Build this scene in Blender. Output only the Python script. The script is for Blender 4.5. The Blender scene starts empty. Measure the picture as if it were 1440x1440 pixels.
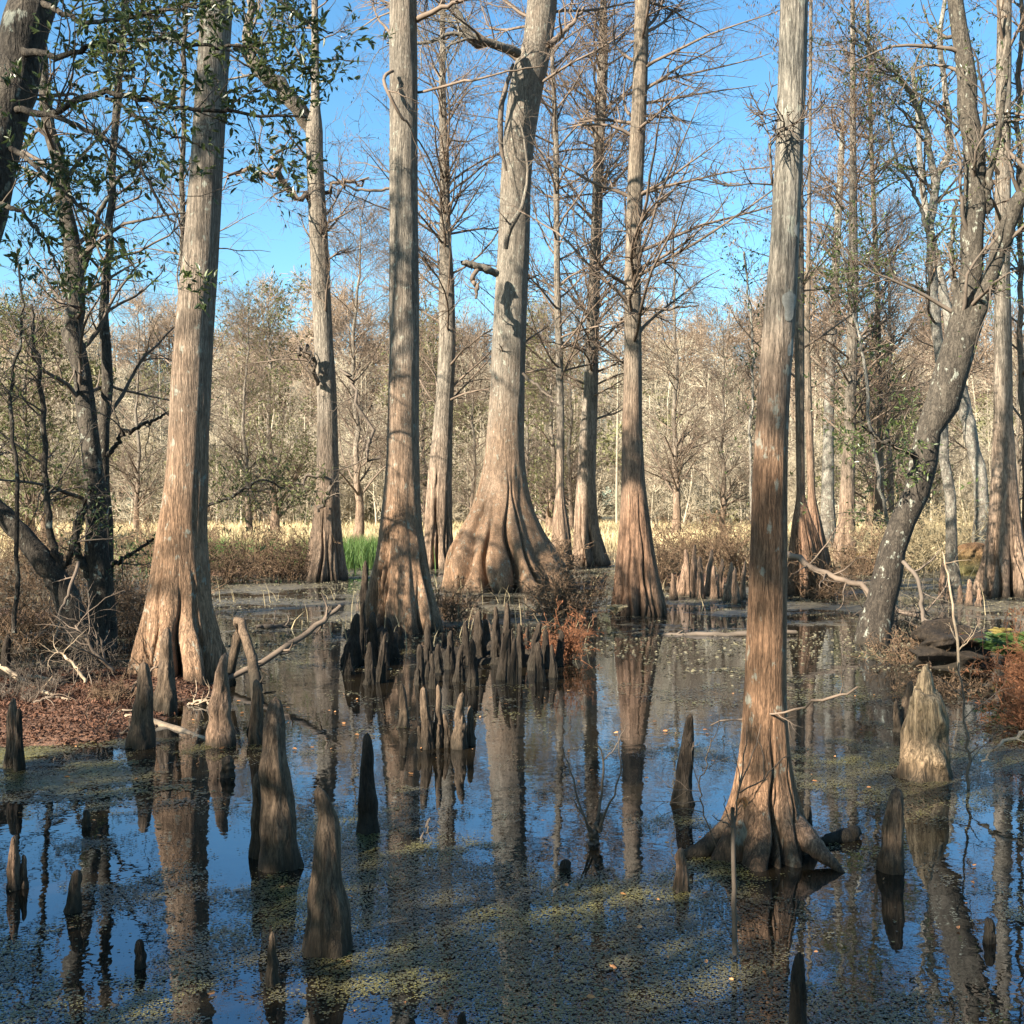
import bpy, math
import numpy as np
from mathutils import Vector
PI = math.pi
rng = np.random.default_rng(7)
SC = bpy.context.scene
COL = SC.collection
H, F, YH = 2.1, 1650.0, 712.0          # eye height above the water, focal length and horizon row of the 1440 px picture

# ------------------------------------------------------------------ pixel helpers
def P(x, y, d):
    return np.array([(x-720)/F*d, d, H-(y-YH)/F*d])
def depth_at(y, z=0.0):
    return (H-z)*F/(y-YH)

# ------------------------------------------------------------------ noise
def vnoise(x, y, seed=0):
    x = np.asarray(x, float); y = np.asarray(y, float)
    xi = np.floor(x).astype(np.int64); yi = np.floor(y).astype(np.int64)
    xf = x-xi; yf = y-yi
    u = xf*xf*(3-2*xf); v = yf*yf*(3-2*yf)
    def h(a, b):
        n = (a*374761393+b*668265263+seed*982451653) & 0x7fffffff
        n = ((n ^ (n >> 13))*1274126177) & 0x7fffffff
        return ((n ^ (n >> 16)) & 0xffff)/65535.0
    return (h(xi, yi)*(1-u)+h(xi+1, yi)*u)*(1-v)+(h(xi, yi+1)*(1-u)+h(xi+1, yi+1)*u)*v
def fbm(x, y, seed=0, o=4):
    s = 0; a = .5; t = 0
    for i in range(o):
        s = s+a*vnoise(x*2**i, y*2**i, seed+i*17); t += a; a *= .5
    return s/t

# ------------------------------------------------------------------ mesh building
class Geo:
    def __init__(s): s.v = []; s.q = []; s.t = []; s.n = 0
    def add(s, v, q=None, t=None):
        v = np.asarray(v, float).reshape(-1, 3)
        if q is not None and len(q): s.q.append(np.asarray(q, np.int64).reshape(-1, 4)+s.n)
        if t is not None and len(t): s.t.append(np.asarray(t, np.int64).reshape(-1, 3)+s.n)
        s.v.append(v); s.n += len(v); return s
    def tubes(s, p, r, k=3):
        m, n, _ = p.shape
        tan = np.empty_like(p)
        tan[:, 1:-1] = p[:, 2:]-p[:, :-2]; tan[:, 0] = p[:, 1]-p[:, 0]; tan[:, -1] = p[:, -1]-p[:, -2]
        tan /= np.linalg.norm(tan, axis=2, keepdims=True)+1e-9
        mean = p[:, -1]-p[:, 0]; mean /= np.linalg.norm(mean, axis=1, keepdims=True)+1e-9
        ref = np.where(np.abs(mean[:, 2:3]) < .8, np.array([[0, 0, 1.]]), np.array([[1., 0, 0]]))
        ref = np.repeat(ref[:, None], n, 1)
        a = np.cross(tan, ref); a /= np.linalg.norm(a, axis=2, keepdims=True)+1e-9
        b = np.cross(tan, a)
        th = np.arange(k)*2*PI/k
        ring = a[:, :, None]*np.cos(th)[None, None, :, None]+b[:, :, None]*np.sin(th)[None, None, :, None]
        v = p[:, :, None]+ring*r[:, :, None, None]
        i = np.arange(m)[:, None, None]*n*k+np.arange(n-1)[None, :, None]*k
        j = np.arange(k)[None, None]; j2 = (j+1) % k
        q = np.stack([i+j, i+j2, i+k+j2, i+k+j], -1)
        return s.add(v, q.reshape(-1, 4))
    def build(s, name, mat, parent=None, smooth=True, loc=None):
        me = bpy.data.meshes.new(name)
        v = np.concatenate(s.v) if s.v else np.zeros((0, 3))
        if loc is not None: v = v-np.asarray(loc)
        q = np.concatenate(s.q) if s.q else np.zeros((0, 4), np.int64)
        t = np.concatenate(s.t) if s.t else np.zeros((0, 3), np.int64)
        me.vertices.add(len(v)); me.vertices.foreach_set('co', v.astype(np.float32).ravel())
        nl = q.size+t.size
        me.loops.add(nl); me.loops.foreach_set('vertex_index', np.concatenate([q.ravel(), t.ravel()]).astype(np.int32))
        ls = np.concatenate([np.arange(len(q))*4, q.size+np.arange(len(t))*3]).astype(np.int32)
        me.polygons.add(len(ls)); me.polygons.foreach_set('loop_start', ls)
        me.polygons.foreach_set('use_smooth', np.full(len(ls), smooth))
        me.update(calc_edges=True)
        if mat: me.materials.append(mat)
        o = bpy.data.objects.new(name, me); COL.objects.link(o)
        if parent: o.parent = parent
        return o

def tag(o, label=None, cat=None, group=None, kind=None):
    if label: o['label'] = label
    if cat: o['category'] = cat
    if group: o['group'] = group
    if kind: o['kind'] = kind
    return o
def empty(name, loc, label, cat, group=None, rz=0):
    o = bpy.data.objects.new(name, None); COL.objects.link(o)
    o.empty_display_size = .2; o.location = loc; o.rotation_euler = (0, 0, rz)
    return tag(o, label, cat, group)
def copy_thing(o, loc, rz, sc=1., label=None):
    c = o.copy(); COL.objects.link(c); c.location = loc; c.rotation_euler = (0, 0, rz); c.scale = (sc,)*3
    if label: c['label'] = label
    for ch in list(o.children):
        d = ch.copy(); COL.objects.link(d); d.parent = c
    return c

# ------------------------------------------------------------------ branching
def walk(p0, d0, L, n, wob, trop, bend=None):
    m = len(p0); out = np.empty((m, n, 3)); out[:, 0] = p0
    d = d0/(np.linalg.norm(d0, axis=1, keepdims=True)+1e-9)
    st = (L/(n-1))[:, None]
    drift = rng.normal(0, 1, (m, 3))*wob*.5
    for i in range(1, n):
        d = d+rng.normal(0, 1, (m, 3))*wob+drift; d[:, 2] += trop
        d /= np.linalg.norm(d, axis=1, keepdims=True)+1e-9
        out[:, i] = out[:, i-1]+d*st
    return out
def at(p, t):
    m, n, _ = p.shape; f = t*(n-1); i = np.minimum(f.astype(int), n-2); w = (f-i)[:, None]
    a = np.arange(m)
    return p[a, i]*(1-w)+p[a, i+1]*w, p[a, i+1]-p[a, i], i, f-i
def spawn(pp, pr, count, t0, t1, L, ang, n=4, wob=.12, trop=.0, rr=.55, rmax=1., rtip=.25, lt=0., rmin=.0015, flat=0.):
    m = len(pp); rep = np.repeat(np.arange(m), count)
    t = rng.uniform(t0, t1, m*count)
    P0, T, i, w = at(pp[rep], t)
    T /= np.linalg.norm(T, axis=1, keepdims=True)+1e-9
    R = pr[rep, i]*(1-w)+pr[rep, i+1]*w
    rnd = rng.normal(0, 1, (len(rep), 3)); rnd[:, 2] *= (1-flat)
    perp = rnd-T*np.sum(rnd*T, 1, keepdims=True); perp /= np.linalg.norm(perp, axis=1, keepdims=True)+1e-9
    a = np.radians(rng.uniform(ang*.7, ang*1.25, len(rep)))[:, None]
    D = T*np.cos(a)+perp*np.sin(a)
    LL = L*rng.uniform(.5, 1.25, len(rep))*(1-lt*t)
    path = walk(P0, D, LL, n, wob, trop)
    r0 = np.clip(R*rr, rmin, rmax)
    rad = r0[:, None]*np.linspace(1, rtip, n)[None]
    return path, np.maximum(rad, rmin*.6)
def leaves(g, tw, per, size, t0=.2, t1=1., fold=.25, droop=0.):
    m = len(tw); rep = np.repeat(np.arange(m), per)
    t = rng.uniform(t0, t1, len(rep)); P0, T, _, _ = at(tw[rep], t)
    T /= np.linalg.norm(T, axis=1, keepdims=True)+1e-9
    d = T*.6+rng.normal(0, .6, T.shape); d[:, 2] -= droop; d /= np.linalg.norm(d, axis=1, keepdims=True)
    leaf_at(g, P0, d, size*rng.uniform(.6, 1.25, len(rep)), fold)
def leaf_at(g, P0, d, s, fold=.25, wid=.36):
    up = rng.normal(0, .6, d.shape); up[:, 2] += .8
    sd = np.cross(d, up); sd /= np.linalg.norm(sd, axis=1, keepdims=True)+1e-9
    nn = np.cross(sd, d)
    s = s[:, None]; w = s*wid*.5
    a = P0; b = P0+d*s
    l1 = P0+d*s*.3+sd*w+nn*w*fold*2; l2 = P0+d*s*.7+sd*w*.8+nn*w*fold*2
    r1 = P0+d*s*.3-sd*w+nn*w*fold*2; r2 = P0+d*s*.7-sd*w*.8+nn*w*fold*2
    v = np.stack([a, b, l1, l2, r1, r2], 1)
    i = np.arange(len(P0))[:, None]*6
    g.add(v, np.concatenate([i+np.array([[0, 4, 5, 1]]), i+np.array([[1, 3, 2, 0]])]))

def smooth_path(pts, n):
    pts = np.asarray(pts, float); m = len(pts)
    ext = np.vstack([2*pts[0]-pts[1], pts, 2*pts[-1]-pts[-2]])
    u = np.linspace(0, m-1-1e-6, n); i = u.astype(int); f = (u-i)[:, None]
    a, b, c, d = ext[i], ext[i+1], ext[i+2], ext[i+3]
    return .5*((2*b)+(-a+c)*f+(2*a-5*b+4*c-d)*f*f+(-a+3*b-3*c+d)*f**3)
def pxpath(pts, n=14, base=(0, 0, 0)):
    """pts: (x, y, depth, width_px)"""
    w = np.array([P(*p[:3])-base for p in pts]); r = np.array([[p[3]/F*p[2]/2, 0, 0] for p in pts])
    return smooth_path(w, n)[None], np.maximum(smooth_path(r, n)[None, :, 0], .0015)
def crooked(p, amp):
    n = p.shape[1]; j = rng.normal(0, 1, p.shape)*amp; j[:, 0] = 0
    return p+j

# ------------------------------------------------------------------ materials
def nt(name):
    m = bpy.data.materials.new(name); m.use_nodes = True; t = m.node_tree; t.nodes.clear()
    o = t.nodes.new('ShaderNodeOutputMaterial'); b = t.nodes.new('ShaderNodeBsdfPrincipled')
    t.links.new(b.outputs[0], o.inputs[0]); return m, t, b, o
def N(t, ty, **k):
    n = t.nodes.new(ty)
    for a, v in k.items():
        if a in n.inputs.keys(): n.inputs[a].default_value = v
        else: setattr(n, a, v)
    return n
def noise(t, co, scale, detail=4, rough=.55, vec=(1, 1, 1), dist=0.):
    mp = N(t, 'ShaderNodeMapping'); mp.inputs['Scale'].default_value = vec; t.links.new(co, mp.inputs[0])
    n = N(t, 'ShaderNodeTexNoise'); n.inputs['Scale'].default_value = scale; n.inputs['Detail'].default_value = detail
    n.inputs['Roughness'].default_value = rough; n.inputs['Distortion'].default_value = dist
    t.links.new(mp.outputs[0], n.inputs['Vector']); return n.outputs['Fac']
def ramp(t, fac, stops):
    r = N(t, 'ShaderNodeValToRGB'); e = r.color_ramp.elements
    while len(e) < len(stops): e.new(.5)
    for el, (p, c) in zip(e, stops):
        el.position = p; el.color = (*c, 1) if len(c) == 3 else c
    t.links.new(fac, r.inputs[0]); return r.outputs[0]
def g3(v): return (v, v, v)
def mix(t, fac, a, b, mode='MIX'):
    m = N(t, 'ShaderNodeMix', data_type='RGBA', blend_type=mode)
    for s, v in ((0, fac), (6, a), (7, b)):
        if hasattr(v, 'is_linked') or hasattr(v, 'links'): t.links.new(v, m.inputs[s])
        elif s == 0: m.inputs[0].default_value = v
        else: m.inputs[s].default_value = (*v, 1)
    return m.outputs[2]
def bump(t, b, hgt, dist, strength=1.):
    n = N(t, 'ShaderNodeBump'); n.inputs['Distance'].default_value = dist; n.inputs['Strength'].default_value = strength
    t.links.new(hgt, n.inputs['Height']); t.links.new(n.outputs[0], b.inputs['Normal'])

def bark(name, low, high, z0, z1, fs=42., zs=.09, lichen=0., crack=.45, dist=.03, wet=.5, moss=0.):
    low = tuple(.88*v for v in low); high = tuple(.84*v for v in high)
    m, t, b, _ = nt(name)
    tc = N(t, 'ShaderNodeTexCoord').outputs['Object']
    sx = N(t, 'ShaderNodeSeparateXYZ'); t.links.new(tc, sx.inputs[0]); z = sx.outputs[2]
    fine = noise(t, tc, fs, 6, .68, (1, 1, zs*1.5), .6)
    fib = noise(t, tc, fs*2.2, 4, .7, (1, 1, zs*1.6), .3)
    strp = noise(t, tc, fs*.42, 4, .6, (1, 1, zs*.8), .5)
    blot = noise(t, tc, 1.6, 4, .6, (1, 1, .45))
    zr = N(t, 'ShaderNodeMapRange'); t.links.new(z, zr.inputs[0]); zr.inputs[1].default_value = z0; zr.inputs[2].default_value = z1
    ad = N(t, 'ShaderNodeMath', operation='MULTIPLY_ADD'); t.links.new(blot, ad.inputs[0]); ad.inputs[1].default_value = 1.1
    sb = N(t, 'ShaderNodeMath', operation='SUBTRACT'); t.links.new(zr.outputs[0], sb.inputs[0]); sb.inputs[1].default_value = .55
    t.links.new(sb.outputs[0], ad.inputs[2]); ad.use_clamp = True
    c = mix(t, ad.outputs[0], low, high)
    c = mix(t, 1., c, ramp(t, fine, [(.34, g3(.2+crack*.8)), (.46, g3(.86)), (.56, g3(1.06)), (.72, g3(1.28))]), 'MULTIPLY')
    c = mix(t, 1., c, ramp(t, fib, [(.36, g3(.62)), (.62, g3(1.28))]), 'MULTIPLY')
    c = mix(t, 1., c, ramp(t, blot, [(.3, g3(.78)), (.7, g3(1.18))]), 'MULTIPLY')
    crk = ramp(t, strp, [(.43, g3(1.06)), (.49, g3(.62)), (.51, g3(.62)), (.57, g3(1.06))])
    c = mix(t, 1., c, crk, 'MULTIPLY')
    if lichen:
        ln = noise(t, tc, 9., 5, .65, (1, 1, .7)); f = ramp(t, ln, [(.60-lichen*.1, g3(0)), (.66-lichen*.1, g3(.8))])
        c = mix(t, f, c, (.27, .275, .22))
    if moss:
        mn = noise(t, tc, 5., 5, .65); f = ramp(t, mn, [(.5-moss*.1, g3(0)), (.62, g3(.7))]); c = mix(t, f, c, (.07, .09, .02))
    if wet:
        w2 = N(t, 'ShaderNodeMapRange'); t.links.new(z, w2.inputs[0]); w2.inputs[1].default_value = .02; w2.inputs[2].default_value = wet
        w3 = N(t, 'ShaderNodeMath', operation='MULTIPLY_ADD'); t.links.new(fine, w3.inputs[0]); w3.inputs[1].default_value = .8; t.links.new(w2.outputs[0], w3.inputs[2]); w3.use_clamp = True
        c = mix(t, ramp(t, w3.outputs[0], [(.3, g3(1.)), (.95, g3(0.))]), c, (.026, .021, .014))
    t.links.new(c, b.inputs['Base Color']); b.inputs['Roughness'].default_value = .88
    b.inputs['Specular IOR Level'].default_value = .25
    hh = mix(t, .35, ramp(t, fine, [(.25, g3(0)), (.7, g3(1))]), fib)
    hh = mix(t, .5, hh, crk)
    bump(t, b, hh, dist*.9)
    return m
def plain(name, c1, c2, scale=3., rough=.8, trans=0., spec=.3, world=False):
    m, t, b, o = nt(name)
    tc = N(t, 'ShaderNodeTexCoord').outputs['Object']
    c = ramp(t, noise(t, tc, scale, 3, .6), [(.32, c1), (.68, c2)])
    t.links.new(c, b.inputs['Base Color']); b.inputs['Roughness'].default_value = rough; b.inputs['Specular IOR Level'].default_value = spec
    if trans:
        tr = N(t, 'ShaderNodeBsdfTranslucent'); t.links.new(c, tr.inputs[0])
        mx = N(t, 'ShaderNodeMixShader'); mx.inputs[0].default_value = trans
        t.links.new(b.outputs[0], mx.inputs[1]); t.links.new(tr.outputs[0], mx.inputs[2]); t.links.new(mx.outputs[0], o.inputs[0])
    return m
M = {}
M['cyp'] = bark('cypress_bark', (.32, .195, .115), (.215, .185, .145), 1.2, 6.0, fs=60, zs=.08, lichen=.05)
M['cyp_red'] = bark('cypress_bark_red', (.24, .14, .085), (.21, .17, .125), 1.5, 5.5)
M['cyp_front'] = bark('cypress_bark_front', (.26, .15, .085), (.25, .225, .18), 2.2, 3.7, fs=70, zs=.10, wet=.5, dist=.02, lichen=.1)
M['cyp_far'] = bark('cypress_bark_far', (.27, .185, .125), (.235, .20, .155), 1.5, 6., fs=24, zs=.12, dist=.05)
M['oak'] = bark('lichen_bark', (.05, .04, .03), (.095, .08, .06), .5, 6., fs=26, zs=.35, lichen=.1, crack=.45, wet=.2)  # dark tone, deepest low down, carries the shade on the leaning and far-left trunks
M['oak_pale'] = bark('pale_lichen_bark', (.21, .18, .14), (.29, .265, .22), .5, 6., fs=26, zs=.4, lichen=.4, wet=0)
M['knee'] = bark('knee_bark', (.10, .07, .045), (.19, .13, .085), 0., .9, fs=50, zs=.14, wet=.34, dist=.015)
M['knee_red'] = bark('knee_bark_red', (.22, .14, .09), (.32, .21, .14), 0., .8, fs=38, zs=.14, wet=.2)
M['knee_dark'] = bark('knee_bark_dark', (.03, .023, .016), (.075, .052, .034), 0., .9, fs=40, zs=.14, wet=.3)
M['pale_wood'] = bark('weathered_pale_wood', (.24, .155, .09), (.44, .32, .19), -.1, .55, fs=48, zs=.09, crack=.3, wet=.3, dist=.03)
M['twig'] = plain('twig_bark', (.095, .07, .05), (.17, .125, .09), 2.)
M['twig_dark'] = plain('dark_twig_bark', (.07, .055, .04), (.13, .10, .075), 2.)
M['deadwood'] = plain('bleached_dead_wood', (.24, .17, .11), (.40, .31, .21), 9.)
M['far_twig'] = plain('far_twig', (.22, .16, .11), (.34, .265, .19), .07, .9)
M['far_twig2'] = plain('far_grey_twig', (.25, .21, .15), (.42, .365, .265), .1, .9)
M['leaf'] = plain('dark_evergreen_leaf', (.03, .055, .018), (.13, .16, .045), 14., .36, .35, .5)
M['leaf_olive'] = plain('olive_leaf', (.08, .09, .03), (.17, .17, .07), .6, .6, .25)
M['leaf_far'] = plain('distant_olive_leaf', (.10, .10, .045), (.20, .19, .09), .15, .8, .2)
M['rust'] = plain('rusty_frond', (.15, .06, .028), (.28, .125, .06), 2.5, .8, .2)
M['rust_dull'] = plain('dull_russet_brush', (.09, .057, .033), (.20, .13, .078), 1.5, .85, .1)
M['fern'] = plain('green_frond', (.03, .07, .015), (.08, .12, .03), 4., .5, .3)
M['yellow'] = plain('yellow_frond', (.14, .11, .03), (.24, .18, .05), 4., .6, .3)
M['straw'] = plain('straw_marsh_grass', (.44, .345, .19), (.57, .46, .27), .12, .85, .2)
M['reed'] = plain('pale_reed', (.27, .215, .125), (.42, .34, .2), .4, .85, .2)
M['grass'] = plain('green_blade', (.045, .10, .02), (.11, .17, .045), .6, .55, .3)
M['litter'] = plain('fallen_leaf_brown', (.04, .02, .012), (.15, .07, .04), 6., .75, .1)
M['scum'] = plain('pond_scum_speck', (.045, .038, .024), (.17, .15, .09), 3., .6)
M['leaf_orange'] = plain('orange_dead_leaf', (.4, .16, .06), (.6, .32, .14), 9., .6, .2)

# duckweed flakes: shaded grey base, sunlit yellow put into the colour of specks and patches
m, t, b, _ = nt('duckweed_flake'); M['duck'] = m
tc = N(t, 'ShaderNodeTexCoord').outputs['Object']
c = ramp(t, noise(t, tc, 160., 2, .5), [(.3, (.026, .024, .022)), (.52, (.06, .056, .042)), (.72, (.27, .225, .06))])
c2 = mix(t, ramp(t, noise(t, tc, 1.3, 3, .5), [(.4, g3(0)), (.62, g3(1))]), c, mix(t, 1., c, (1.5, 1.5, .9), 'MULTIPLY'))
t.links.new(c2, b.inputs['Base Color']); b.inputs['Roughness'].default_value = .33; b.inputs['Specular IOR Level'].default_value = .6

# water: dark tannin water, mirror-like, with a thin film of floating specks farther out
m, t, b, o = nt('swamp_water'); M['water'] = m
tc = N(t, 'ShaderNodeTexCoord').outputs['Object']
sx = N(t, 'ShaderNodeSeparateXYZ'); t.links.new(tc, sx.inputs[0])
b.inputs['Base Color'].default_value = (.012, .009, .005, 1); b.inputs['Roughness'].default_value = .25; b.inputs['Specular IOR Level'].default_value = 0
gl = N(t, 'ShaderNodeBsdfGlossy'); gl.inputs['Roughness'].default_value = .012; gl.inputs['Color'].default_value = (.80, .88, 1, 1)
fr = N(t, 'ShaderNodeFresnel'); fr.inputs['IOR'].default_value = 2.5
bp = N(t, 'ShaderNodeBump'); bp.inputs['Distance'].default_value = .004; bp.inputs['Strength'].default_value = .3
t.links.new(noise(t, tc, 5., 3, .5), bp.inputs['Height']); t.links.new(bp.outputs[0], gl.inputs['Normal'])
mx = N(t, 'ShaderNodeMixShader'); t.links.new(fr.outputs[0], mx.inputs[0]); t.links.new(b.outputs[0], mx.inputs[1]); t.links.new(gl.outputs[0], mx.inputs[2])
film = N(t, 'ShaderNodeBsdfPrincipled'); film.inputs['Roughness'].default_value = .5
t.links.new(ramp(t, noise(t, tc, 7., 8, .8, (.6, 1.4, 1)), [(.38, (.012, .01, .008)), (.47, (.05, .042, .028)), (.55, (.13, .11, .07)), (.68, (.30, .26, .17))]), film.inputs['Base Color'])
big = noise(t, tc, .55, 4, .6, (1, .8, 1)); sm = noise(t, tc, 6., 8, .8, (.8, 1.3, 1))
md = N(t, 'ShaderNodeMapRange'); t.links.new(sx.outputs[1], md.inputs[0])
md.inputs[1].default_value = 13.; md.inputs[2].default_value = 24.; md.inputs[3].default_value = -.25; md.inputs[4].default_value = .03
s1 = N(t, 'ShaderNodeMath', operation='ADD'); t.links.new(big, s1.inputs[0]); t.links.new(md.outputs[0], s1.inputs[1])
s2 = N(t, 'ShaderNodeMath', operation='MULTIPLY_ADD'); t.links.new(sm, s2.inputs[0]); s2.inputs[1].default_value = .8; t.links.new(s1.outputs[0], s2.inputs[2])
msk = ramp(t, s2.outputs[0], [(.90, g3(0)), (.95, g3(.95))])
mx2 = N(t, 'ShaderNodeMixShader'); t.links.new(msk, mx2.inputs[0]); t.links.new(mx.outputs[0], mx2.inputs[1]); t.links.new(film.outputs[0], mx2.inputs[2])
t.links.new(mx2.outputs[0], o.inputs[0])

# ground: leaf-littered mud, straw colour far off
m, t, b, _ = nt('swamp_ground'); M['ground'] = m
tc = N(t, 'ShaderNodeTexCoord').outputs['Object']
sx = N(t, 'ShaderNodeSeparateXYZ'); t.links.new(tc, sx.inputs[0])
near = ramp(t, noise(t, tc, 22., 6, .75), [(.3, (.025, .015, .01)), (.48, (.10, .05, .028)), (.62, (.22, .11, .06)), (.8, (.35, .22, .13))])
far = ramp(t, noise(t, tc, .25, 5, .7), [(.3, (.26, .2, .1)), (.7, (.42, .34, .18))])
mr = N(t, 'ShaderNodeMapRange'); t.links.new(sx.outputs[1], mr.inputs[0]); mr.inputs[1].default_value = 44; mr.inputs[2].default_value = 52
t.links.new(mix(t, mr.outputs[0], near, far), b.inputs['Base Color']); b.inputs['Roughness'].default_value = .9
bump(t, b, noise(t, tc, 25., 5, .7), .03)

# ------------------------------------------------------------------ ground and water
def ground_h(x, y):
    h = np.full(np.shape(x), -.55)
    n = fbm(x*.8, y*.8, 3)-.5
    # left bank: leafy mud spit running out from the left edge
    lb = np.exp(-((x+6.4)/3.9)**4-((y-12.4)/3.1)**4)
    h = np.maximum(h, -.55+lb*.76+n*.34*(lb > .2))
    lb2 = np.exp(-((x+13.)/5.5)**4-((y-20.)/5.)**4); h = np.maximum(h, -.55+lb2*.8+n*.12)
    rb = np.exp(-((x-7.9)/1.9)**4-((y-14.8)/2.1)**4); h = np.maximum(h, -.55+rb*.74+n*.12)
    rb2 = np.exp(-((x-6.9)/.9)**4-((y-12.0)/1.0)**4); h = np.maximum(h, -.55+rb2*.62+n*.1)
    rb3 = np.exp(-((x-17.)/6)**4-((y-27.)/5)**4); h = np.maximum(h, -.55+rb3*.75+n*.15)
    cb = np.exp(-((x-5.)/4.)**2-((y-34.)/3.)**2); h = np.maximum(h, -.55+cb*.72+n*.2)
    cl = np.exp(-((x+8.5)/4.)**2-((y-37.)/3.)**2); h = np.maximum(h, -.55+cl*.72+n*.2)
    bk = 1/(1+np.exp((y+1.2)*2.5)); h = np.maximum(h, -.55+bk*.9)
    e = 46+4*(fbm(x*.12, y*.0, 9)-.5)*2
    fs = 1/(1+np.exp(-(y-e)/1.2)); h = np.maximum(h, -.55+fs*.75+n*.1)
    h = h+np.clip((y-200)/2000, 0, 1)*1.0
    return h
xs = np.concatenate([-np.geomspace(2500, 31, 26), np.arange(-30, 30.01, .25), np.geomspace(31, 2500, 26)])
ys = np.concatenate([[-900, -300, -100, -40, -20, -14], np.arange(-10, 62, .25), np.geomspace(63, 3500, 34)])
X, Y = np.meshgrid(xs, ys); Z = ground_h(X, Y)
nx, ny = len(xs), len(ys)
i = (np.arange(ny-1)[:, None]*nx+np.arange(nx-1)[None]).ravel()
g = Geo().add(np.stack([X, Y, Z], -1), np.stack([i, i+1, i+nx+1, i+nx], -1))
tag(g.build('ground', M['ground']), kind='structure')
g = Geo(); wx = np.linspace(-160, 160, 9); wy = np.linspace(-14, 58, 9); X, Y = np.meshgrid(wx, wy)
i = (np.arange(8)[:, None]*9+np.arange(8)[None]).ravel()
g.add(np.stack([X, Y, 0*X], -1), np.stack([i, i+1, i+10, i+9], -1))
tag(g.build('water', M['water']), kind='structure')

# ------------------------------------------------------------------ trunks
def flutes(n, seed, wmin=.5, wmax=.85):
    r = np.random.default_rng(seed)
    a = np.arange(n)*2*PI/n+r.normal(0, .22*2*PI/n, n)
    return [(a[i], (2*PI/n)*r.uniform(wmin, wmax), r.uniform(.7, 1.), r.uniform(-.25, .25)) for i in range(n)]
class Trunk:
    """round trunk from a traced outline: rows of (y, x_left, x_right) at one depth; buttress ridges grow towards the water"""
    def __init__(s, base_y, prof, top, nl=9, amp=.35, hf=.9, seed=1, toe=.0, toph=.05, ylean=0., d=None):
        s.d = d or depth_at(base_y); d = s.d
        z = []; cx = []; r = []
        for (y, xl, xr) in prof:
            z.append(H-(y-YH)/F*d); cx.append(((xl+xr)/2-720)/F*d); r.append((xr-xl)/2/F*d)
        o = np.argsort(z); z = np.array(z)[o]; cx = np.array(cx)[o]; r = np.array(r)[o]
        sl = (cx[-1]-cx[-2])/(z[-1]-z[-2]+1e-6)*.5 if len(z) > 1 else 0
        if top > z[-1]:
            z = np.append(z, top); cx = np.append(cx, cx[-1]+sl*min(top-z[-2], 6)); r = np.append(r, toph)
        z = np.insert(z, 0, -.5); sx_ = cx[0]; cx = np.insert(cx, 0, cx[0]); r = np.insert(r, 0, r[0]*1.04)
        zz = np.linspace(z[0], z[-1], 700); k = np.ones(15)/15
        def sm(a):
            b = np.interp(zz, z, a); bb = np.pad(b, 7, mode='edge'); return np.convolve(bb, k, 'valid')
        s.zz = zz; s.cx = sm(cx)-sx_; s.r = sm(r); s.base = np.array([sx_, d, 0.]); s.top = z[-1]
        s.fl = flutes(nl, seed); s.fl2 = flutes(int(nl*2.7), seed+50); rg = np.random.default_rng(seed+9); ng = int(nl*2.2); s.gr = [(rg.uniform(0, 2*PI), rg.uniform(.03, .07), rg.uniform(.35, 1.), rg.uniform(.5, 1.5), rg.uniform(-.2, .2)) for _ in range(ng)]; s.amp = amp; s.hf = hf; s.seed = seed; s.toe = toe; s.yl = ylean
    def c(s, z): return np.stack([np.interp(z, s.zz, s.cx), s.yl*np.maximum(z, 0)+0*z, z], -1)
    def rad(s, z): return np.interp(z, s.zz, s.r)
    def surf(s, th, z, off=0.):
        R = s.rad(z); zp = np.maximum(z, 0)
        def lob(fl, zf):
            L = np.zeros(np.broadcast(th, z).shape)
            for a, w, h, dr in fl:
                dth = (th-a-dr*zf+PI) % (2*PI)-PI
                L = np.maximum(L, h*np.cos(np.clip(dth/w, -1, 1)*PI/2))
            return L
        A = np.minimum(s.amp*1.15, .6)*np.exp(-(zp/s.hf/1.25)**1.5)
        L = lob(s.fl, np.minimum(zp/s.hf, 2)); L2 = lob(s.fl2, np.minimum(zp/s.hf, 2)*.5)
        k = 1-A*(1-L)*1.0-A*.22*(1-L2)
        for a, ww, dp, hm, dr in s.gr:
            dth = (th-a-dr*zp/s.hf*.6+.05*np.sin(zp*5/s.hf+a*7)+PI) % (2*PI)-PI
            k = k-s.amp*1.05*dp*np.exp(-(zp/(s.hf*1.3*hm))**2.2)*np.exp(-(dth/ww)**2)
        k += (vnoise(th*3/PI*4, z*.9+s.seed*9, s.seed)-.5)*.05+(vnoise(th*20/PI, z*3+s.seed, s.seed+3)-.5)*.025
        k += s.toe*np.exp(-zp/.16)*(L > 0)*L**3
        c = s.c(z)
        rr = R*k+off
        return np.stack([c[..., 0]+rr*np.cos(th), c[..., 1]+rr*np.sin(th), z+0*th], -1)
    def mesh(s, sides=64, dz=.06):
        zb = np.arange(-.5, min(s.hf*3, s.top), dz); zt = np.arange(zb[-1]+dz*3, s.top, dz*4)
        z = np.concatenate([zb, zt, [s.top]])
        th = np.arange(sides)*2*PI/sides
        T, Zz = np.meshgrid(th, z)
        # th wraps; blend noise seam out by mirrored angle
        Tm = np.abs((T+PI/2) % (2*PI)-PI)
        v = s.surf(T, Zz)
        n = len(z); i = np.arange(n-1)[:, None]*sides; j = np.arange(sides)[None]; j2 = (j+1) % sides
        q = np.stack([i+j, i+j2, i+sides+j2, i+sides+j], -1).reshape(-1, 4)
        g = Geo(); g.add(v, q); return g
    def axis(s, z0, z1, n=60):
        z = np.linspace(z0, z1, n); return s.c(z)[None], s.rad(z)[None]

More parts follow.
